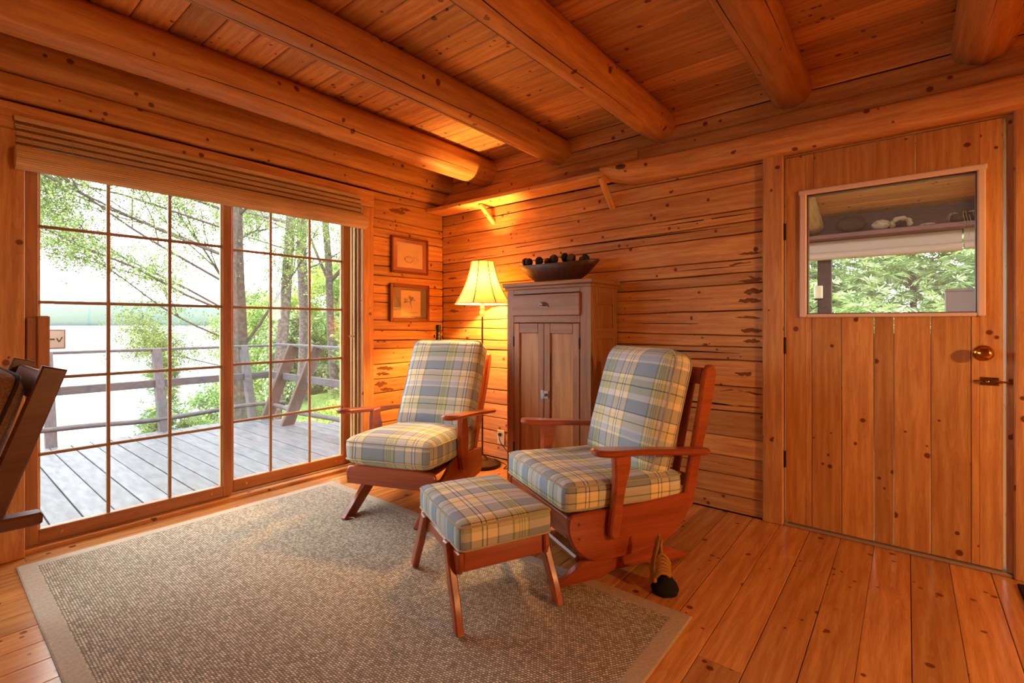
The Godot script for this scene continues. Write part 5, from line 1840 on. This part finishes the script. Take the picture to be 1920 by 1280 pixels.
func build_rug() -> void:
	var t := thing("rug", "woven sisal rug with a pale cloth border in front of the sliding door", "rug", Vector3(1.385, 0, 1.94))
	var x := 1.24
	var z := 0.775
	var bw := 0.062
	var b := MB.new()
	var s := 2.0
	var q := [Vector3(-x + bw - 0.004, 0.0070, -z + bw - 0.004), Vector3(x - bw + 0.004, 0.0070, -z + bw - 0.004), Vector3(x - bw + 0.004, 0.0070, z - bw + 0.004), Vector3(-x + bw - 0.004, 0.0070, z - bw + 0.004)]
	b.quad(q[0], q[1], q[2], q[3], Vector2(q[0].x, q[0].z) * s, Vector2(q[1].x, q[1].z) * s, Vector2(q[2].x, q[2].z) * s, Vector2(q[3].x, q[3].z) * s, -1)
	var dn := Vector3(0, -0.0065, 0)
	for i in 4:
		var j := (i + 1) % 4
		b.quad(q[i], q[i] + dn, q[j] + dn, q[j], Vector2.ZERO, Vector2(0, 0.04), Vector2(1, 0.04), Vector2(1, 0), -1)
	b.quad(q[3] + dn, q[2] + dn, q[1] + dn, q[0] + dn, Vector2.ZERO, Vector2.ZERO, Vector2.ZERO, Vector2.ZERO, -1)
	b.orient(0)
	put(t, "weave", b.done(), M.rug)
	# mitred border strips
	for i in 4:
		var L := x if i % 2 == 0 else z
		var D := z if i % 2 == 0 else x
		var bs := Basis(Vector3.UP, i * PI / 2)
		var secs := []
		for k in 13:
			var f := -1.0 + 2.0 * k / 12.0
			var lo := f * L
			var li := f * (L - bw)
			var wv := 0.0012 * noise.get_noise_2d(f * L * 6.0, i * 9.0)
			secs.append(PackedVector3Array([bs * Vector3(lo, 0.0, D), bs * Vector3(lo, 0.004, D + wv), bs * Vector3(lerpf(lo, li, 0.08), 0.0072, D - 0.005 + wv), bs * Vector3(lerpf(lo, li, 0.92), 0.0084, D - bw + 0.005), bs * Vector3(li, 0.0074, D - bw), bs * Vector3(li, 0.0, D - bw)]))
		b = MB.new()
		b.loft(secs, false, true, uvr(), Vector2(3.0, 3.0))
		put(t, "border", b.done(), M.rug_border)

func build_cabinet() -> void:
	var t := thing("cabinet", "tall brown wooden cabinet with one drawer over two panelled doors", "cabinet", Vector3(1.3975, 0, 0.02))
	# local: x -0.3375..0.3375, z 0..0.347
	var hx := 0.3375
	var D := 0.347
	var m: Material = M.cab
	var f := 0.020
	var b := MB.new()
	b.box(Vector3(-hx, 0.0, D - f), Vector3(-hx + 0.062, 1.338, D), 1, 0.003, uvr())
	put(t, "stile", b.done(), m)
	b = MB.new()
	b.box(Vector3(hx - 0.080, 0.0, D - f), Vector3(hx, 1.338, D), 1, 0.003, uvr())
	put(t, "stile", b.done(), m)
	for q in [[1.300, 1.338], [1.106, 1.152], [0.0, 0.10]]:
		b = MB.new()
		b.box(Vector3(-hx + 0.062, q[0], D - f), Vector3(hx - 0.080, q[1], D - 0.001), 0, 0.002, uvr())
		put(t, "rail", b.done(), m)
	for s in [-1.0, 1.0]:
		# panelled side
		b = MB.new()
		b.box(Vector3(s * (hx - 0.018), 0.0, 0.0), Vector3(s * hx, 1.338, 0.055), 1, 0.002, uvr())
		b.box(Vector3(s * (hx - 0.018), 0.0, D - f - 0.05), Vector3(s * hx, 1.338, D - f), 1, 0.002, uvr())
		b.box(Vector3(s * (hx - 0.018), 1.22, 0.055), Vector3(s * hx, 1.338, D - f - 0.05), 2, 0.002, uvr())
		b.box(Vector3(s * (hx - 0.018), 1.00, 0.055), Vector3(s * hx, 1.07, D - f - 0.05), 2, 0.002, uvr())
		b.box(Vector3(s * (hx - 0.018), 0.0, 0.055), Vector3(s * hx, 0.12, D - f - 0.05), 2, 0.002, uvr())
		var fr := put(t, "side_frame", b.done(), m)
		b = MB.new()
		b.box(Vector3(s * (hx - 0.017), 0.10, 0.05), Vector3(s * (hx - 0.009), 1.24, D - f - 0.045), 1, 0.001, uvr())
		put(fr, "panel", b.done(), m)
	b = MB.new()
	b.box(Vector3(-hx + 0.018, 0.05, 0.0), Vector3(hx - 0.018, 1.338, 0.010), 1, 0.001)
	put(t, "back", b.done(), m)
	# stepped top
	b = MB.new()
	b.box(Vector3(-hx - 0.012, 1.330, -0.005), Vector3(hx + 0.012, 1.352, D + 0.014), 0, 0.005, uvr())
	b.box(Vector3(-hx - 0.026, 1.350, -0.008), Vector3(hx + 0.026, 1.378, D + 0.028), 0, 0.006, uvr())
	put(t, "top", b.done(), m)
	# drawer, slightly open
	b = MB.new()
	b.box(Vector3(-0.283, 1.153, D - 0.20), Vector3(0.262, 1.294, D + 0.016), 0, 0.003, uvr())
	var dr := put(t, "drawer", b.done(), m)
	b = MB.new()
	var cup := []
	for k in 9:
		var a := PI * k / 8.0
		var p := PackedVector3Array()
		for j in 7:
			var e := (PI / 2) * j / 6.0
			p.append(Vector3(-cos(a) * 0.043 * cos(e * 0.98) - 0.012, 1.214 + sin(a) * 0.030 * cos(e * 0.98), D + 0.017 + 0.020 * sin(e) * sin(a)))
		cup.append(p)
	b.loft(cup, true, false, Vector2.ZERO, Vector2(1, 1), false)
	b.box(Vector3(-0.060, 1.209, D + 0.0165), Vector3(0.036, 1.214, D + 0.030), 0, 0.002)
	put(dr, "cup_pull", b.done(), M.steel)
	# doors
	for k in 2:
		var x0: float = [-0.272, -0.0155][k]
		var x1: float = [-0.0175, 0.2545][k]
		b = MB.new()
		var zf := D + 0.004
		var zb := D - 0.016
		b.box(Vector3(x0, 0.105, zb), Vector3(x0 + 0.048, 1.102, zf), 1, 0.003, uvr())
		b.box(Vector3(x1 - 0.048, 0.105, zb), Vector3(x1, 1.102, zf), 1, 0.003, uvr())
		b.box(Vector3(x0 + 0.048, 1.035, zb), Vector3(x1 - 0.048, 1.102, zf), 0, 0.003, uvr())
		b.box(Vector3(x0 + 0.048, 0.105, zb), Vector3(x1 - 0.048, 0.19, zf), 0, 0.003, uvr())
		var dd := put(t, "door", b.done(), m)
		b = MB.new()
		b.box(Vector3(x0 + 0.045, 0.18, zb + 0.001), Vector3(x1 - 0.045, 1.04, zb + 0.007), 1, 0.001, uvr())
		put(dd, "panel", b.done(), M.cab_panel)
		for y in [0.975, 0.24]:
			b = MB.new()
			var hxp := x0 - 0.001 if k == 0 else x1 + 0.001
			b.lathe(Transform3D(Basis(), Vector3(hxp, y - 0.035, zf)), PackedVector2Array([Vector2(0, 0), Vector2(0.005, 0), Vector2(0.005, 0.07), Vector2(0, 0.07)]), 8)
			put(dd, "hinge", b.done(), M.iron)
		if k == 0:
			b = MB.new()
			b.box(Vector3(-0.040, 0.600, zf), Vector3(-0.018, 0.660, zf + 0.004), 1, 0.001)
			b.box(Vector3(-0.016, 0.604, zf), Vector3(0.022, 0.656, zf + 0.005), 1, 0.0015)
			b.lathe(Transform3D(Basis(Vector3(1, 0, 0), PI / 2), Vector3(0.0, 0.630, zf + 0.004)), PackedVector2Array([Vector2(0.012, 0), Vector2(0.007, 0.006), Vector2(0.008, 0.014), Vector2(0.012, 0.019), Vector2(0.008, 0.024), Vector2(0, 0.025)]), 14)
			put(dd, "latch", b.done(), M.steel)

func lamp_shade(n: int, h: float, rt: float, rb: float, y: float) -> ArrayMesh:
	# bell shade with n flat panels, thin cloth
	var secs := []
	for k in 13:
		var f := k / 12.0
		var r := rt + (rb - rt) * (0.42 * f + 0.58 * pow(f, 2.3))
		var p := PackedVector3Array()
		for j in n * 4:
			var a := TAU * j / (n * 4.0) + 0.35
			var q := fposmod(float(j), 4.0) / 4.0
			var sc := 1.0 - 0.045 * sin(PI * q)
			p.append(Vector3(cos(a) * r * sc, y + h * (1.0 - f) , sin(a) * r * sc))
		secs.append(p)
	var b := MB.new()
	b.loft(secs, true, false, Vector2.ZERO, Vector2(1, 1))
	return b.done()

func build_floor_lamp() -> void:
	var t := thing("floor_lamp", "lit floor lamp with a cream bell shade beside the cabinet", "lamp", Vector3(0.693, 0, 0.225))
	var b := MB.new()
	b.lathe(Transform3D(), PackedVector2Array([Vector2(0, 0.0), Vector2(0.142, 0.0), Vector2(0.148, 0.012), Vector2(0.142, 0.026), Vector2(0.10, 0.034), Vector2(0.085, 0.042), Vector2(0.045, 0.050), Vector2(0.030, 0.072), Vector2(0.014, 0.082), Vector2(0.0, 0.082)]), 36)
	put(t, "base", b.done(), M.bronze)
	b = MB.new()
	b.lathe(Transform3D(), PackedVector2Array([Vector2(0.0, 0.08), Vector2(0.0070, 0.08), Vector2(0.0070, 1.155), Vector2(0.0, 1.155)]), 16)
	put(t, "pole", b.done(), M.bronze)
	b = MB.new()
	b.lathe(Transform3D(), PackedVector2Array([Vector2(0.0, 1.15), Vector2(0.012, 1.15), Vector2(0.019, 1.165), Vector2(0.0205, 1.19), Vector2(0.017, 1.203), Vector2(0.012, 1.207), Vector2(0.019, 1.215), Vector2(0.019, 1.225), Vector2(0.014, 1.232), Vector2(0.016, 1.26), Vector2(0.014, 1.33), Vector2(0.0, 1.33)]), 18)
	put(t, "finial_neck", b.done(), M.ivory)
	var y := 1.252
	var h := 0.325
	var sh := put(t, "lamp_shade", lamp_shade(8, h, 0.090, 0.222, y), M.shade)
	for j in 8:
		var a := TAU * j * 4.0 / 32.0 + 0.35
		var pts := PackedVector3Array()
		for k in 13:
			var f := k / 12.0
			var r := 0.0905 + (0.222 - 0.090) * (0.42 * f + 0.58 * pow(f, 2.3))
			pts.append(Vector3(cos(a) * r, y + h * (1.0 - f), sin(a) * r))
		b = MB.new()
		b.tube(pts, const_r(13, 0.0032), 5)
		put(sh, "rib_cord", b.done(), M.shade_trim)
	b = MB.new()
	var ring := PackedVector3Array()
	var ring2 := PackedVector3Array()
	for j in 34:
		var a := TAU * j / 32.0 + 0.35
		var q := fposmod(float(j), 4.0) / 4.0
		var sc := 1.0 - 0.045 * sin(PI * q)
		ring.append(Vector3(cos(a) * 0.222 * sc, y, sin(a) * 0.222 * sc))
		ring2.append(Vector3(cos(a) * 0.09 * sc, y + h, sin(a) * 0.09 * sc))
	b.tube(ring, const_r(34, 0.003), 5)
	b.tube(ring2, const_r(34, 0.003), 5)
	put(sh, "rim", b.done(), M.ivory)
	b = MB.new()
	b.ball(Vector3(0, 1.405, 0), Vector3(0.030, 0.042, 0.030), 16)
	put(t, "bulb", b.done(), M.bulb)
	var li := OmniLight3D.new()
	li.name = "floor_lamp_glow"
	li.position = Vector3(0, 1.405, 0)
	li.light_color = Color(1.0, 0.74, 0.42)
	li.light_energy = LAMP_ENERGY
	li.light_size = 0.03
	li.omni_range = 14.0
	li.omni_attenuation = 2.0
	li.shadow_enabled = true
	t.add_child(li)
	# cord to the outlet
	var co := cable([Vector3(0.08, 0.05, -0.05), Vector3(0.16, 0.010, -0.10), Vector3(0.20, 0.008, -0.02), Vector3(0.24, 0.008, -0.13), Vector3(0.12, 0.06, -0.19), Vector3(0.02, 0.16, -0.185), Vector3(-0.005, 0.203, -0.205)], 0.0035, 6, 6)
	put(t, "cord", co, M.black)

const LAMP_ENERGY := 1.8
const SIDE_ENERGY := 2.4

func build_side_lamp() -> void:
	# lamp outside the frame whose light throws the doorknob's and doorstop's shadows leftwards
	var t := thing("table_lamp", "lit table lamp on a side table beyond the door", "lamp", Vector3(5.35, 0.72, 1.5))
	var b := MB.new()
	b.lathe(Transform3D(), PackedVector2Array([Vector2(0, 0), Vector2(0.075, 0), Vector2(0.075, 0.015), Vector2(0.03, 0.03), Vector2(0.05, 0.12), Vector2(0.06, 0.2), Vector2(0.03, 0.34), Vector2(0.012, 0.40), Vector2(0.012, 0.66), Vector2(0, 0.66)]), 24)
	put(t, "base", b.done(), M.bronze)
	put(t, "lamp_shade", lamp_shade(8, 0.22, 0.09, 0.20, 0.735), M.shade)
	b = MB.new()
	b.ball(Vector3(0, 0.70, 0), Vector3(0.03, 0.04, 0.03), 16)
	put(t, "bulb", b.done(), M.bulb)
	var li := OmniLight3D.new()
	li.name = "table_lamp_glow"
	li.position = Vector3(0, 0.70, 0)
	li.light_color = Color(1.0, 0.76, 0.48)
	li.light_energy = SIDE_ENERGY
	li.light_size = 0.03
	li.omni_range = 14.0
	li.omni_attenuation = 2.0
	li.shadow_enabled = true
	t.add_child(li)
	var s := thing("side_table", "small round side table under the table lamp", "table", Vector3(5.35, 0, 1.5))
	b = MB.new()
	b.lathe(Transform3D(), PackedVector2Array([Vector2(0, 0.69), Vector2(0.27, 0.69), Vector2(0.28, 0.70), Vector2(0.28, 0.715), Vector2(0.27, 0.72), Vector2(0, 0.72)]), 32)
	put(s, "table_top", b.done(), M.cab)
	b = MB.new()
	b.lathe(Transform3D(), PackedVector2Array([Vector2(0, 0.03), Vector2(0.03, 0.03), Vector2(0.03, 0.69), Vector2(0, 0.69)]), 14)
	put(s, "column", b.done(), M.cab)
	b = MB.new()
	b.lathe(Transform3D(), PackedVector2Array([Vector2(0, 0), Vector2(0.2, 0), Vector2(0.19, 0.02), Vector2(0.03, 0.035), Vector2(0, 0.035)]), 24)
	put(s, "foot", b.done(), M.cab)

func picture(label: String, z0: float, z1: float, y0: float, y1: float, fw: float, mw: float, fm: Material, mm: Material, paper: Material, pz0: float, pz1: float, py0: float, py1: float) -> void:
	var t := thing("framed_picture", label, "picture", Vector3(0.004, y0, (z0 + z1) * 0.5))
	var o := Vector3(0.004, y0, (z0 + z1) * 0.5)
	var b := MB.new()
	b.box(Vector3(0.0, y0, z0) - Vector3(0, o.y, o.z), Vector3(0.024, y1, z0 + fw) - Vector3(0, o.y, o.z), 1, 0.004, uvr())
	b.box(Vector3(0.0, y0, z1 - fw) - Vector3(0, o.y, o.z), Vector3(0.024, y1, z1) - Vector3(0, o.y, o.z), 1, 0.004, uvr())
	b.box(Vector3(0.0, y0, z0 + fw) - Vector3(0, o.y, o.z), Vector3(0.024, y0 + fw, z1 - fw) - Vector3(0, o.y, o.z), 2, 0.004, uvr())
	b.box(Vector3(0.0, y1 - fw, z0 + fw) - Vector3(0, o.y, o.z), Vector3(0.024, y1, z1 - fw) - Vector3(0, o.y, o.z), 2, 0.004, uvr())
	put(t, "frame", b.done(), fm)
	b = MB.new()
	b.box(Vector3(0.001, y0 + fw * 0.8, z0 + fw * 0.8) - Vector3(0, o.y, o.z), Vector3(0.011, y1 - fw * 0.8, z1 - fw * 0.8) - Vector3(0, o.y, o.z), 2, 0.0005)
	put(t, "mount", b.done(), mm)
	b = MB.new()
	var a := Vector3(0.0125, py0, pz0) - Vector3(0, o.y, o.z)
	var c := Vector3(0.0125, py1, pz1) - Vector3(0, o.y, o.z)
	b.quad(Vector3(a.x, c.y, c.z), Vector3(a.x, c.y, a.z), Vector3(a.x, a.y, a.z), Vector3(a.x, a.y, c.z), Vector2(0, 0), Vector2(1, 0), Vector2(1, 1), Vector2(0, 1), -1)
	var bk := Vector3(0.0118, 0, 0)
	b.quad(Vector3(bk.x, c.y, a.z), Vector3(bk.x, c.y, c.z), Vector3(bk.x, a.y, c.z), Vector3(bk.x, a.y, a.z), Vector2(0, 0), Vector2(1, 0), Vector2(1, 1), Vector2(0, 1), -1)
	put(t, "drawing", b.done(), paper)
	b = MB.new()
	b.box(Vector3(0.0155, y0 + fw, z0 + fw) - Vector3(0, o.y, o.z), Vector3(0.0175, y1 - fw, z1 - fw) - Vector3(0, o.y, o.z), 2, 0.0001)
	put(t, "glass", b.done(), M.pic_glass)

func build_pictures() -> void:
	var p1 := mat(Color(1, 1, 1), 0.8, sketch_texture(160, 140, Color(0.86, 0.74, 0.56), Color(0.42, 0.33, 0.24), 0))
	picture("pencil sketch in a wide red-brown frame, the upper of two", 0.188, 0.576, 1.515, 1.818, 0.018, 0.05, M.pic_frame, M.pic_mat, p1, 0.250, 0.515, 1.565, 1.770)
	var p2 := mat(Color(1, 1, 1), 0.8, sketch_texture(150, 190, Color(0.78, 0.66, 0.48), Color(0.20, 0.15, 0.10), 1))
	picture("tree drawing with a dark olive mount in a wooden frame, the lower of two", 0.176, 0.591, 1.115, 1.428, 0.030, 0.06, M.pic_frame, M.mat_green, p2, 0.270, 0.478, 1.160, 1.375)

func build_blind() -> void:
	var t := thing("bamboo_blind", "rolled-up bamboo matchstick blind above the sliding door", "blind", Vector3(0.03, 1.88, 1.78))
	var z0 := 0.862 - 1.78
	var z1 := 2.712 - 1.78
	# flat part hanging from the head rail
	var b := MB.new()
	b.box(Vector3(0.004, 0.160, z0 + 0.02), Vector3(0.026, 0.185, z1), 2, 0.003, uvr())
	put(t, "head_rail", b.done(), M.bamboo)
	for k in 13:
		b = MB.new()
		var y := 0.158 - 0.0105 * k
		b.box(Vector3(0.010, y - 0.0095, z0 + 0.015 + rng.randf_range(-0.004, 0.004)), Vector3(0.0145 + rng.randf_range(0, 0.0025), y, z1 - 0.006 + rng.randf_range(-0.004, 0.004)), 2, 0.002, uvr(), false)
		put(t, "slat", b.done(), M.bamboo if k % 3 else M.bamboo_dark)
	# the roll: a ribbed bundle of slats
	var secs := []
	for k in 3:
		var z: float = [z0, (z0 + z1) * 0.5, z1][k]
		var p := PackedVector3Array()
		for j in 128:
			var a := TAU * j / 128.0
			var r := 0.052 * (1.0 + 0.030 * cos(j * TAU / 4.0)) * (1.0 - 0.04 * sin(a * 2.0))
			p.append(Vector3(0.052 + cos(a) * r * 0.95, -0.018 + sin(a) * r, z))
		secs.append(p)
	b = MB.new()
	b.loft(secs, false, true, uvr(), Vector2(0.4, 3.0))
	put(t, "roll", b.done(), M.bamboo)
	for k in 13:
		var z := lerpf(z0 + 0.06, z1 - 0.06, k / 12.0)
		put(t, "cord", cable([Vector3(0.0155, 0.16, z), Vector3(0.0165, 0.06, z), Vector3(0.016, 0.025, z)], 0.0009, 4, 2), M.cordc)

func build_bowl() -> void:
	var t := thing("dough_bowl", "long dark wooden bowl on top of the cabinet", "bowl", Vector3(1.366, 1.378, 0.19))
	var b := MB.new()
	var secs := []
	var outer := [Vector2(0.0, 0.0), Vector2(0.44, 0.0), Vector2(0.56, 0.014), Vector2(0.72, 0.045), Vector2(0.88, 0.088), Vector2(1.0, 0.122), Vector2(0.985, 0.126), Vector2(0.95, 0.118), Vector2(0.80, 0.075), Vector2(0.62, 0.040), Vector2(0.40, 0.022), Vector2(0.0, 0.018)]
	for q in outer:
		var p := PackedVector3Array()
		for j in 36:
			var a := TAU * j / 36.0
			var lift: float = 0.018 * pow(absf(cos(a)), 3.0) * q.x * q.x
			p.append(Vector3(cos(a) * 0.325 * maxf(q.x, 0.001), q.y + lift, sin(a) * 0.135 * maxf(q.x, 0.001)))
		secs.append(p)
	b.loft(secs, true, false, uvr(), Vector2(1, 2))
	put(t, "shell", b.done(), M.bowl)
	var balls := [[1.091, 1.547, 0.03, 0], [1.139, 1.542, 0.0276, 2], [1.183, 1.542, 0.0274, 0], [1.231, 1.542, 0.0293, 2], [1.28, 1.538, 0.0248, 3], [1.324, 1.552, 0.0309, 0], [1.368, 1.539, 0.0245, 1], [1.413, 1.55, 0.0283, 2], [1.434, 1.555, 0.0261, 0], [1.488, 1.539, 0.032, 3], [1.554, 1.527, 0.0295, 1], [1.607, 1.526, 0.0291, 2]]
	var words := ["dark brown seed ball", "reddish brown seed ball", "near-black seed ball", "pale banded seed ball"]
	for i in balls.size():
		var q: Array = balls[i]
		b = MB.new()
		var r: float = q[2]
		b.ball(Vector3(0, 0, 0), Vector3(r, r, r), 14, 0.12, noise)
		var o := put(self, "seed_ball", b.done(), M["nut%d" % q[3]], Transform3D(Basis(Vector3.UP, i * 1.3), Vector3(q[0], q[1], 0.19 + 0.034 * sin(i * 2.4))))
		tag(o, words[q[3]] + " in the long wooden bowl", "ball", "seed balls in the bowl")
	for i in 9:
		b = MB.new()
		b.ball(Vector3(0, 0, 0), Vector3(0.026, 0.026, 0.026), 12, 0.12, noise)
		var o2 := put(self, "seed_ball", b.done(), M.nut0, Transform3D(Basis(), Vector3(1.366 + (i - 4) * 0.052, 1.462 + absf(i - 4) * 0.006, 0.19 + 0.012 * sin(i * 1.9))))
		tag(o2, "dark brown seed ball in the long wooden bowl", "ball", "seed balls in the bowl")

func build_small_things() -> void:
	# outlet
	var t := thing("wall_outlet", "ivory wall outlet with a black plug between lamp and cabinet", "outlet", Vector3(0.695, 0.18, 0.004))
	var b := MB.new()
	b.box(Vector3(-0.037, -0.058, -0.002), Vector3(0.037, 0.058, 0.006), 1, 0.003)
	var pl := put(t, "plate", b.done(), M.ivory)
	for y in [-0.022, 0.022]:
		for x in [-0.007, 0.007]:
			b = MB.new()
			b.box(Vector3(x - 0.0012, y - 0.005, 0.0055), Vector3(x + 0.0012, y + 0.005, 0.0064), 1, 0.0002)
			put(pl, "slot", b.done(), M.black)
	b = MB.new()
	b.box(Vector3(-0.014, 0.012, 0.006), Vector3(0.014, 0.036, 0.028), 0, 0.005)
	put(t, "plug", b.done(), M.black)
	# woodwind instrument in the corner
	var w := thing("woodwind_instrument", "black woodwind instrument with silver keys standing in the corner", "instrument", Vector3(0.125, 0, 0.165), 40.0)
	b = MB.new()
	b.lathe(Transform3D(), PackedVector2Array([Vector2(0, 0.0), Vector2(0.055, 0.0), Vector2(0.05, 0.02), Vector2(0.03, 0.06), Vector2(0.028, 0.50), Vector2(0.027, 0.90), Vector2(0.024, 0.97), Vector2(0.019, 1.0), Vector2(0.017, 1.035), Vector2(0.020, 1.045), Vector2(0.023, 1.07), Vector2(0.020, 1.088), Vector2(0.0, 1.09)]), 18)
	put(w, "body", b.done(), M.black)
	b = MB.new()
	b.lathe(Transform3D(Basis(), Vector3(0.062, 0, 0.0)), PackedVector2Array([Vector2(0, 0.02), Vector2(0.018, 0.02), Vector2(0.018, 0.93), Vector2(0.014, 0.957), Vector2(0, 0.96)]), 14)
	put(w, "second_joint", b.done(), M.black)
	for y in [1.018, 0.985, 0.975]:
		b = MB.new()
		b.lathe(Transform3D(Basis(), Vector3(0, y, 0)), PackedVector2Array([Vector2(0.019, -0.002), Vector2(0.0215, -0.002), Vector2(0.0215, 0.002), Vector2(0.019, 0.002)]), 16)
		put(w, "ring", b.done(), M.steel)
	for k in 9:
		b = MB.new()
		var kx := 0.012 * sin(k * 2.1) + 0.02 * (k % 3)
		b.ball(Vector3(kx, 0.945 - 0.028 * k, 0.030), Vector3(0.008, 0.008, 0.005), 10)
		put(w, "key", b.done(), M.steel)
	for q in [[-0.034, 0.99], [0.034, 0.985]]:
		b = MB.new()
		b.box(Vector3(q[0] - 0.006, q[1] - 0.014, -0.006), Vector3(q[0] + 0.006, q[1] + 0.014, 0.006), 1, 0.002)
		put(w, "side_key", b.done(), M.black)
	for k in 2:
		put(w, "rod", cable([Vector3(0.026 - 0.05 * k, 0.60, 0.026), Vector3(0.026 - 0.05 * k, 0.96, 0.022)], 0.003, 6, 2), M.steel)
	# doorstop
	var d := thing("doorstop", "black cloth doorstop with a golden braided straw figure on the floor by the glider", "doorstop", Vector3(2.475, 0, 1.055))
	b = MB.new()
	var secs := []
	var prof := [Vector2(0.02, 0.0), Vector2(0.052, 0.001), Vector2(0.055, 0.015), Vector2(0.047, 0.038), Vector2(0.030, 0.060), Vector2(0.022, 0.085), Vector2(0.018, 0.112), Vector2(0.006, 0.124)]
	for q in prof:
		var p := PackedVector3Array()
		for j in 20:
			var a := TAU * j / 20.0
			var k: float = 1.0 + 0.10 * noise.get_noise_3d(cos(a) * 2.0, q.y * 30.0, sin(a) * 2.0)
			p.append(Vector3(cos(a) * q.x * k, q.y, sin(a) * q.x * k))
		secs.append(p)
	b.loft(secs, true, true, Vector2.ZERO, Vector2(1, 1))
	put(d, "bag", b.done(), M.blackcloth)
	var sway := [[Vector3(-0.036, 0.045, 0.040), Vector3(-0.040, 0.10, 0.036), Vector3(-0.034, 0.15, 0.026), Vector3(-0.028, 0.20, 0.018), Vector3(-0.018, 0.236, 0.012)], [Vector3(-0.024, 0.050, 0.046), Vector3(-0.027, 0.11, 0.042), Vector3(-0.022, 0.17, 0.030), Vector3(-0.014, 0.228, 0.016)], [Vector3(-0.030, 0.12, 0.024), Vector3(-0.016, 0.17, 0.018), Vector3(-0.008, 0.215, 0.010)], [Vector3(-0.012, 0.13, 0.030), Vector3(-0.006, 0.165, 0.022), Vector3(-0.012, 0.20, 0.014)]]
	for q in sway:
		var c := arc3(q, 4)
		var rr := PackedFloat32Array()
		for i in c.size():
			rr.append(0.0095 * (1.0 - 0.5 * i / c.size()) * (1.0 + 0.2 * sin(i * 2.2)))
		b = MB.new()
		b.tube(c, rr, 7)
		put(d, "straw_strand", b.done(), M.straw)
	for k in 6:
		b = MB.new()
		var c2 := arc3([Vector3(-0.020, 0.072 + k * 0.014, 0.046 - k * 0.002), Vector3(0.000, 0.094 + k * 0.014, 0.045 - k * 0.003), Vector3(0.018, 0.092 + k * 0.011, 0.030 - k * 0.002), Vector3(0.026, 0.076 + k * 0.010, 0.012)], 4)
		b.tube(c2, const_r(c2.size(), 0.0085 - 0.0005 * k), 7)
		put(d, "braid_loop", b.done(), M.straw)
	# loose thread by the armchair's foot
	var th := cable([Vector3(0.80, 0.035, 1.455), Vector3(0.77, 0.010, 1.46), Vector3(0.80, 0.014, 1.475), Vector3(0.86, 0.016, 1.455), Vector3(0.885, 0.0145, 1.50), Vector3(0.90, 0.0145, 1.53)], 0.0022, 5, 6)
	tag(put(self, "thread", th, M.ivory), "loose cream thread on the rug at the plaid armchair's foot", "thread")
	# plastic tag outside the glass
	var g := thing("hanging_tag", "grey-white plastic tag with a small dark logo outside the glass", "tag", Vector3(-0.115, 1.02, 2.549))
	b = MB.new()
	b.box(Vector3(-0.004, -0.047, -0.034), Vector3(0.004, 0.047, 0.034), 1, 0.003)
	var tg := mat(Color(0.86, 0.87, 0.85), 0.5)
	tg.backlight_enabled = true
	tg.backlight = Color(0.5, 0.52, 0.5)
	put(g, "plate", b.done(), tg)
	b = MB.new()
	b.box(Vector3(0.0035, -0.05, -0.037), Vector3(0.006, -0.043, 0.037), 2, 0.001)
	b.box(Vector3(0.0035, 0.043, -0.037), Vector3(0.006, 0.05, 0.037), 2, 0.001)
	b.box(Vector3(0.0035, -0.043, -0.037), Vector3(0.006, 0.043, -0.031), 1, 0.001)
	b.box(Vector3(0.0035, -0.043, 0.031), Vector3(0.006, 0.043, 0.037), 1, 0.001)
	put(g, "rim", b.done(), M.grey_brown)
	b = MB.new()
	b.slab(Transform3D(Basis(Vector3(0, 0, -1), Vector3(0, 1, 0), Vector3(1, 0, 0)), Vector3(0.0045, 0.0, 0.0)), poly([Vector2(0.0, 0.006), Vector2(0.006, 0.006), Vector2(0.013, -0.008), Vector2(0.022, 0.012), Vector2(0.027, 0.010), Vector2(0.015, -0.015), Vector2(0.010, -0.015)]), 0.001, 0.0001)
	b.box(Vector3(0.004, -0.004, 0.004), Vector3(0.005, 0.004, 0.026), 2, 0.0002)
	put(g, "logo", b.done(), M.iron)
	b = MB.new()
	b.box(Vector3(-0.03, -0.008, -0.0), Vector3(-0.003, 0.008, 0.045), 2, 0.002)
	put(g, "bracket", b.done(), M.iron)
	# doormat beyond the door
	b = MB.new()
	b.box(Vector3(-0.3, 0.0, -0.22), Vector3(0.3, 0.012, 0.22), 0, 0.004)
	tag(put(self, "doormat", b.done(), M.blackcloth, Transform3D(Basis(), Vector3(3.905, 0.001, 0.30))), "black doormat on the floor at the latch side of the door", "mat")
